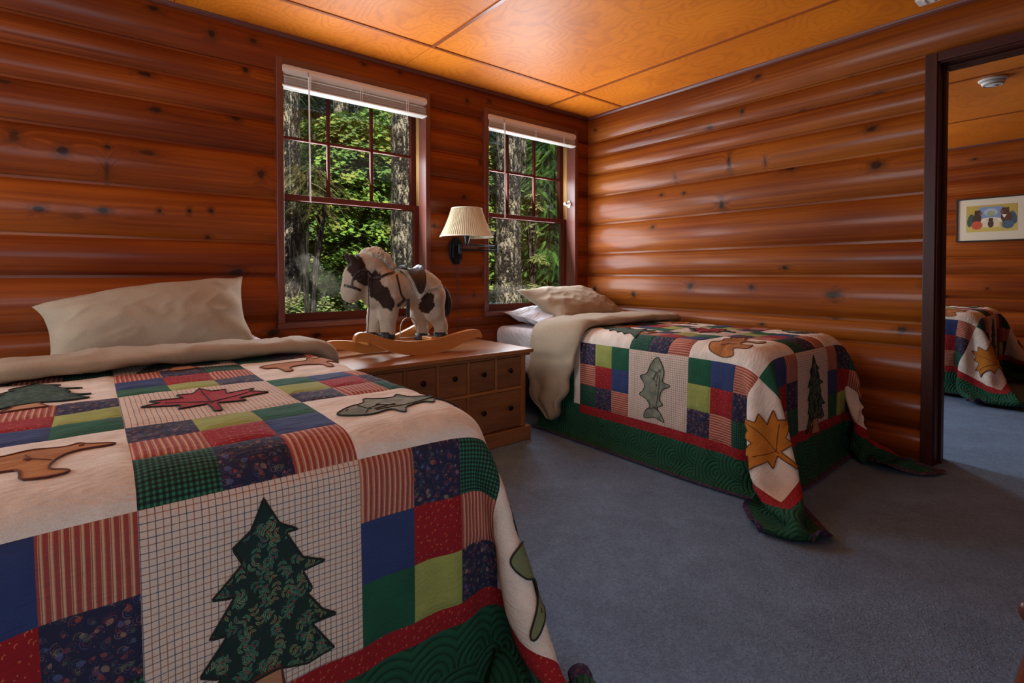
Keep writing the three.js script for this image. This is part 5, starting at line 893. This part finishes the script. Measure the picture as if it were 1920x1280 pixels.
  bigTrunk('slim mossy trunk beyond the nose of the toy horse', 545, 420, -3.6, 0.13, 7, 9, BARK);
  bigTrunk('slim dark trunk beside the thick grey trunk', 980, 420, -4.6, 0.10, 7, 11, BARK);
  bigTrunk('distant dark trunk high behind the maple leaves', 640, 300, -7.5, 0.17, 9, 13, BARK);
  const S = (u, zz) => at(u, 500, 'z', zz).x;
  shrub('vine_maple', 'bright green vine maple behind the toy horse', S(660, -4.6), -4.6, 1.15, 3.4, 0.3, 2600, TWIG, MAPLE);
  shrub('vine_maple', 'leafy maple behind the mossy trunk', S(600, -5.6), -5.6, 1.3, 3.6, 0.2, 2600, TWIG, MAPLE);
  shrub('vine_maple', 'maple sprays beyond the two big trunks', S(720, -6.6), -6.6, 1.6, 4.2, 0.3, 2600, TWIG, MAPLE);
  shrub('vine_maple', 'broad maple beyond the mossy trunk, outside the propped pillow wall', -3.3, -5.4, 1.4, 3.6, 0.2, 2200, TWIG, MAPLE);
  shrub('huckleberry_bush', 'low fine-leaved bush under the window behind the toy horse', S(575, -3.2), -3.2, 0.42, 0.95, 0.15, 1300, TWIGS, [[0.24, 0.30, 0.10], [0.30, 0.30, 0.14], [0.14, 0.24, 0.05]]);
  shrub('huckleberry_bush', 'small bush below the mossy trunk', S(645, -3.4), -3.4, 0.5, 0.8, 0.05, 900, TWIGS, MOSSY);
  shrub('dry_fir_bough', 'brown drooping fir bough in front of the mossy trunk', S(575, -2.9), -2.9, 0.42, 0.5, 2.05, 520, spray(12, 0.17, 0.028, 0.05), DRY, NEEDLE);
  shrub('rhododendron', 'yellow-green rhododendron beside the thick grey trunk', S(1000, -3.0), -3.0, 0.22, 1.9, 0.7, 46, RHODO, [[0.22, 0.24, 0.05], [0.15, 0.21, 0.04], [0.20, 0.17, 0.04]]);
  shrub('vine_maple', 'green maple branches between the lamp and the thick grey trunk', S(915, -4.0), -4.0, 0.6, 3.2, 0.3, 1300, TWIG, MAPLE);
  shrub('cedar_tree', 'dark green cedar beside the rhododendron', S(1035, -4.4), -4.4, 0.95, 4.2, 0.1, 2600, SPRAY, [[0.05, 0.15, 0.03], [0.08, 0.22, 0.04], [0.03, 0.09, 0.02], [0.12, 0.26, 0.04]], NEEDLE);
  shrub('cedar_tree', 'tall cedar standing deeper behind the rhododendron', S(1010, -6.6), -6.6, 1.5, 5.0, 0.1, 2600, SPRAY, [[0.05, 0.15, 0.03], [0.08, 0.20, 0.03], [0.03, 0.09, 0.02]], NEEDLE);
  const back = [[60, -8], [180, -8.5], [300, -9], [420, -9.5], [520, -9], [580, -10], [650, -9.5], [710, -10.5], [770, -9], [905, -9.5], [965, -9], [1010, -10], [1050, -9], [1090, -8.5]];
  back.forEach(([u, zz]) => fir('dense dark fir deep in the forest behind the leafy trees', S(u, zz), zz, 8.5, 1.7, 2600, FIR));
  const far = []; for (let i = 0; i < 12; i++) far.push([mix(-17, 22, i / 11), -15 - 2 * R()]);
  far.forEach(([x, zz], i) => fir('tall dark fir in the distant forest', x, zz, 13, 3.0, 2600, FIR, 0.2));
}
renderer.render(scene, camera);
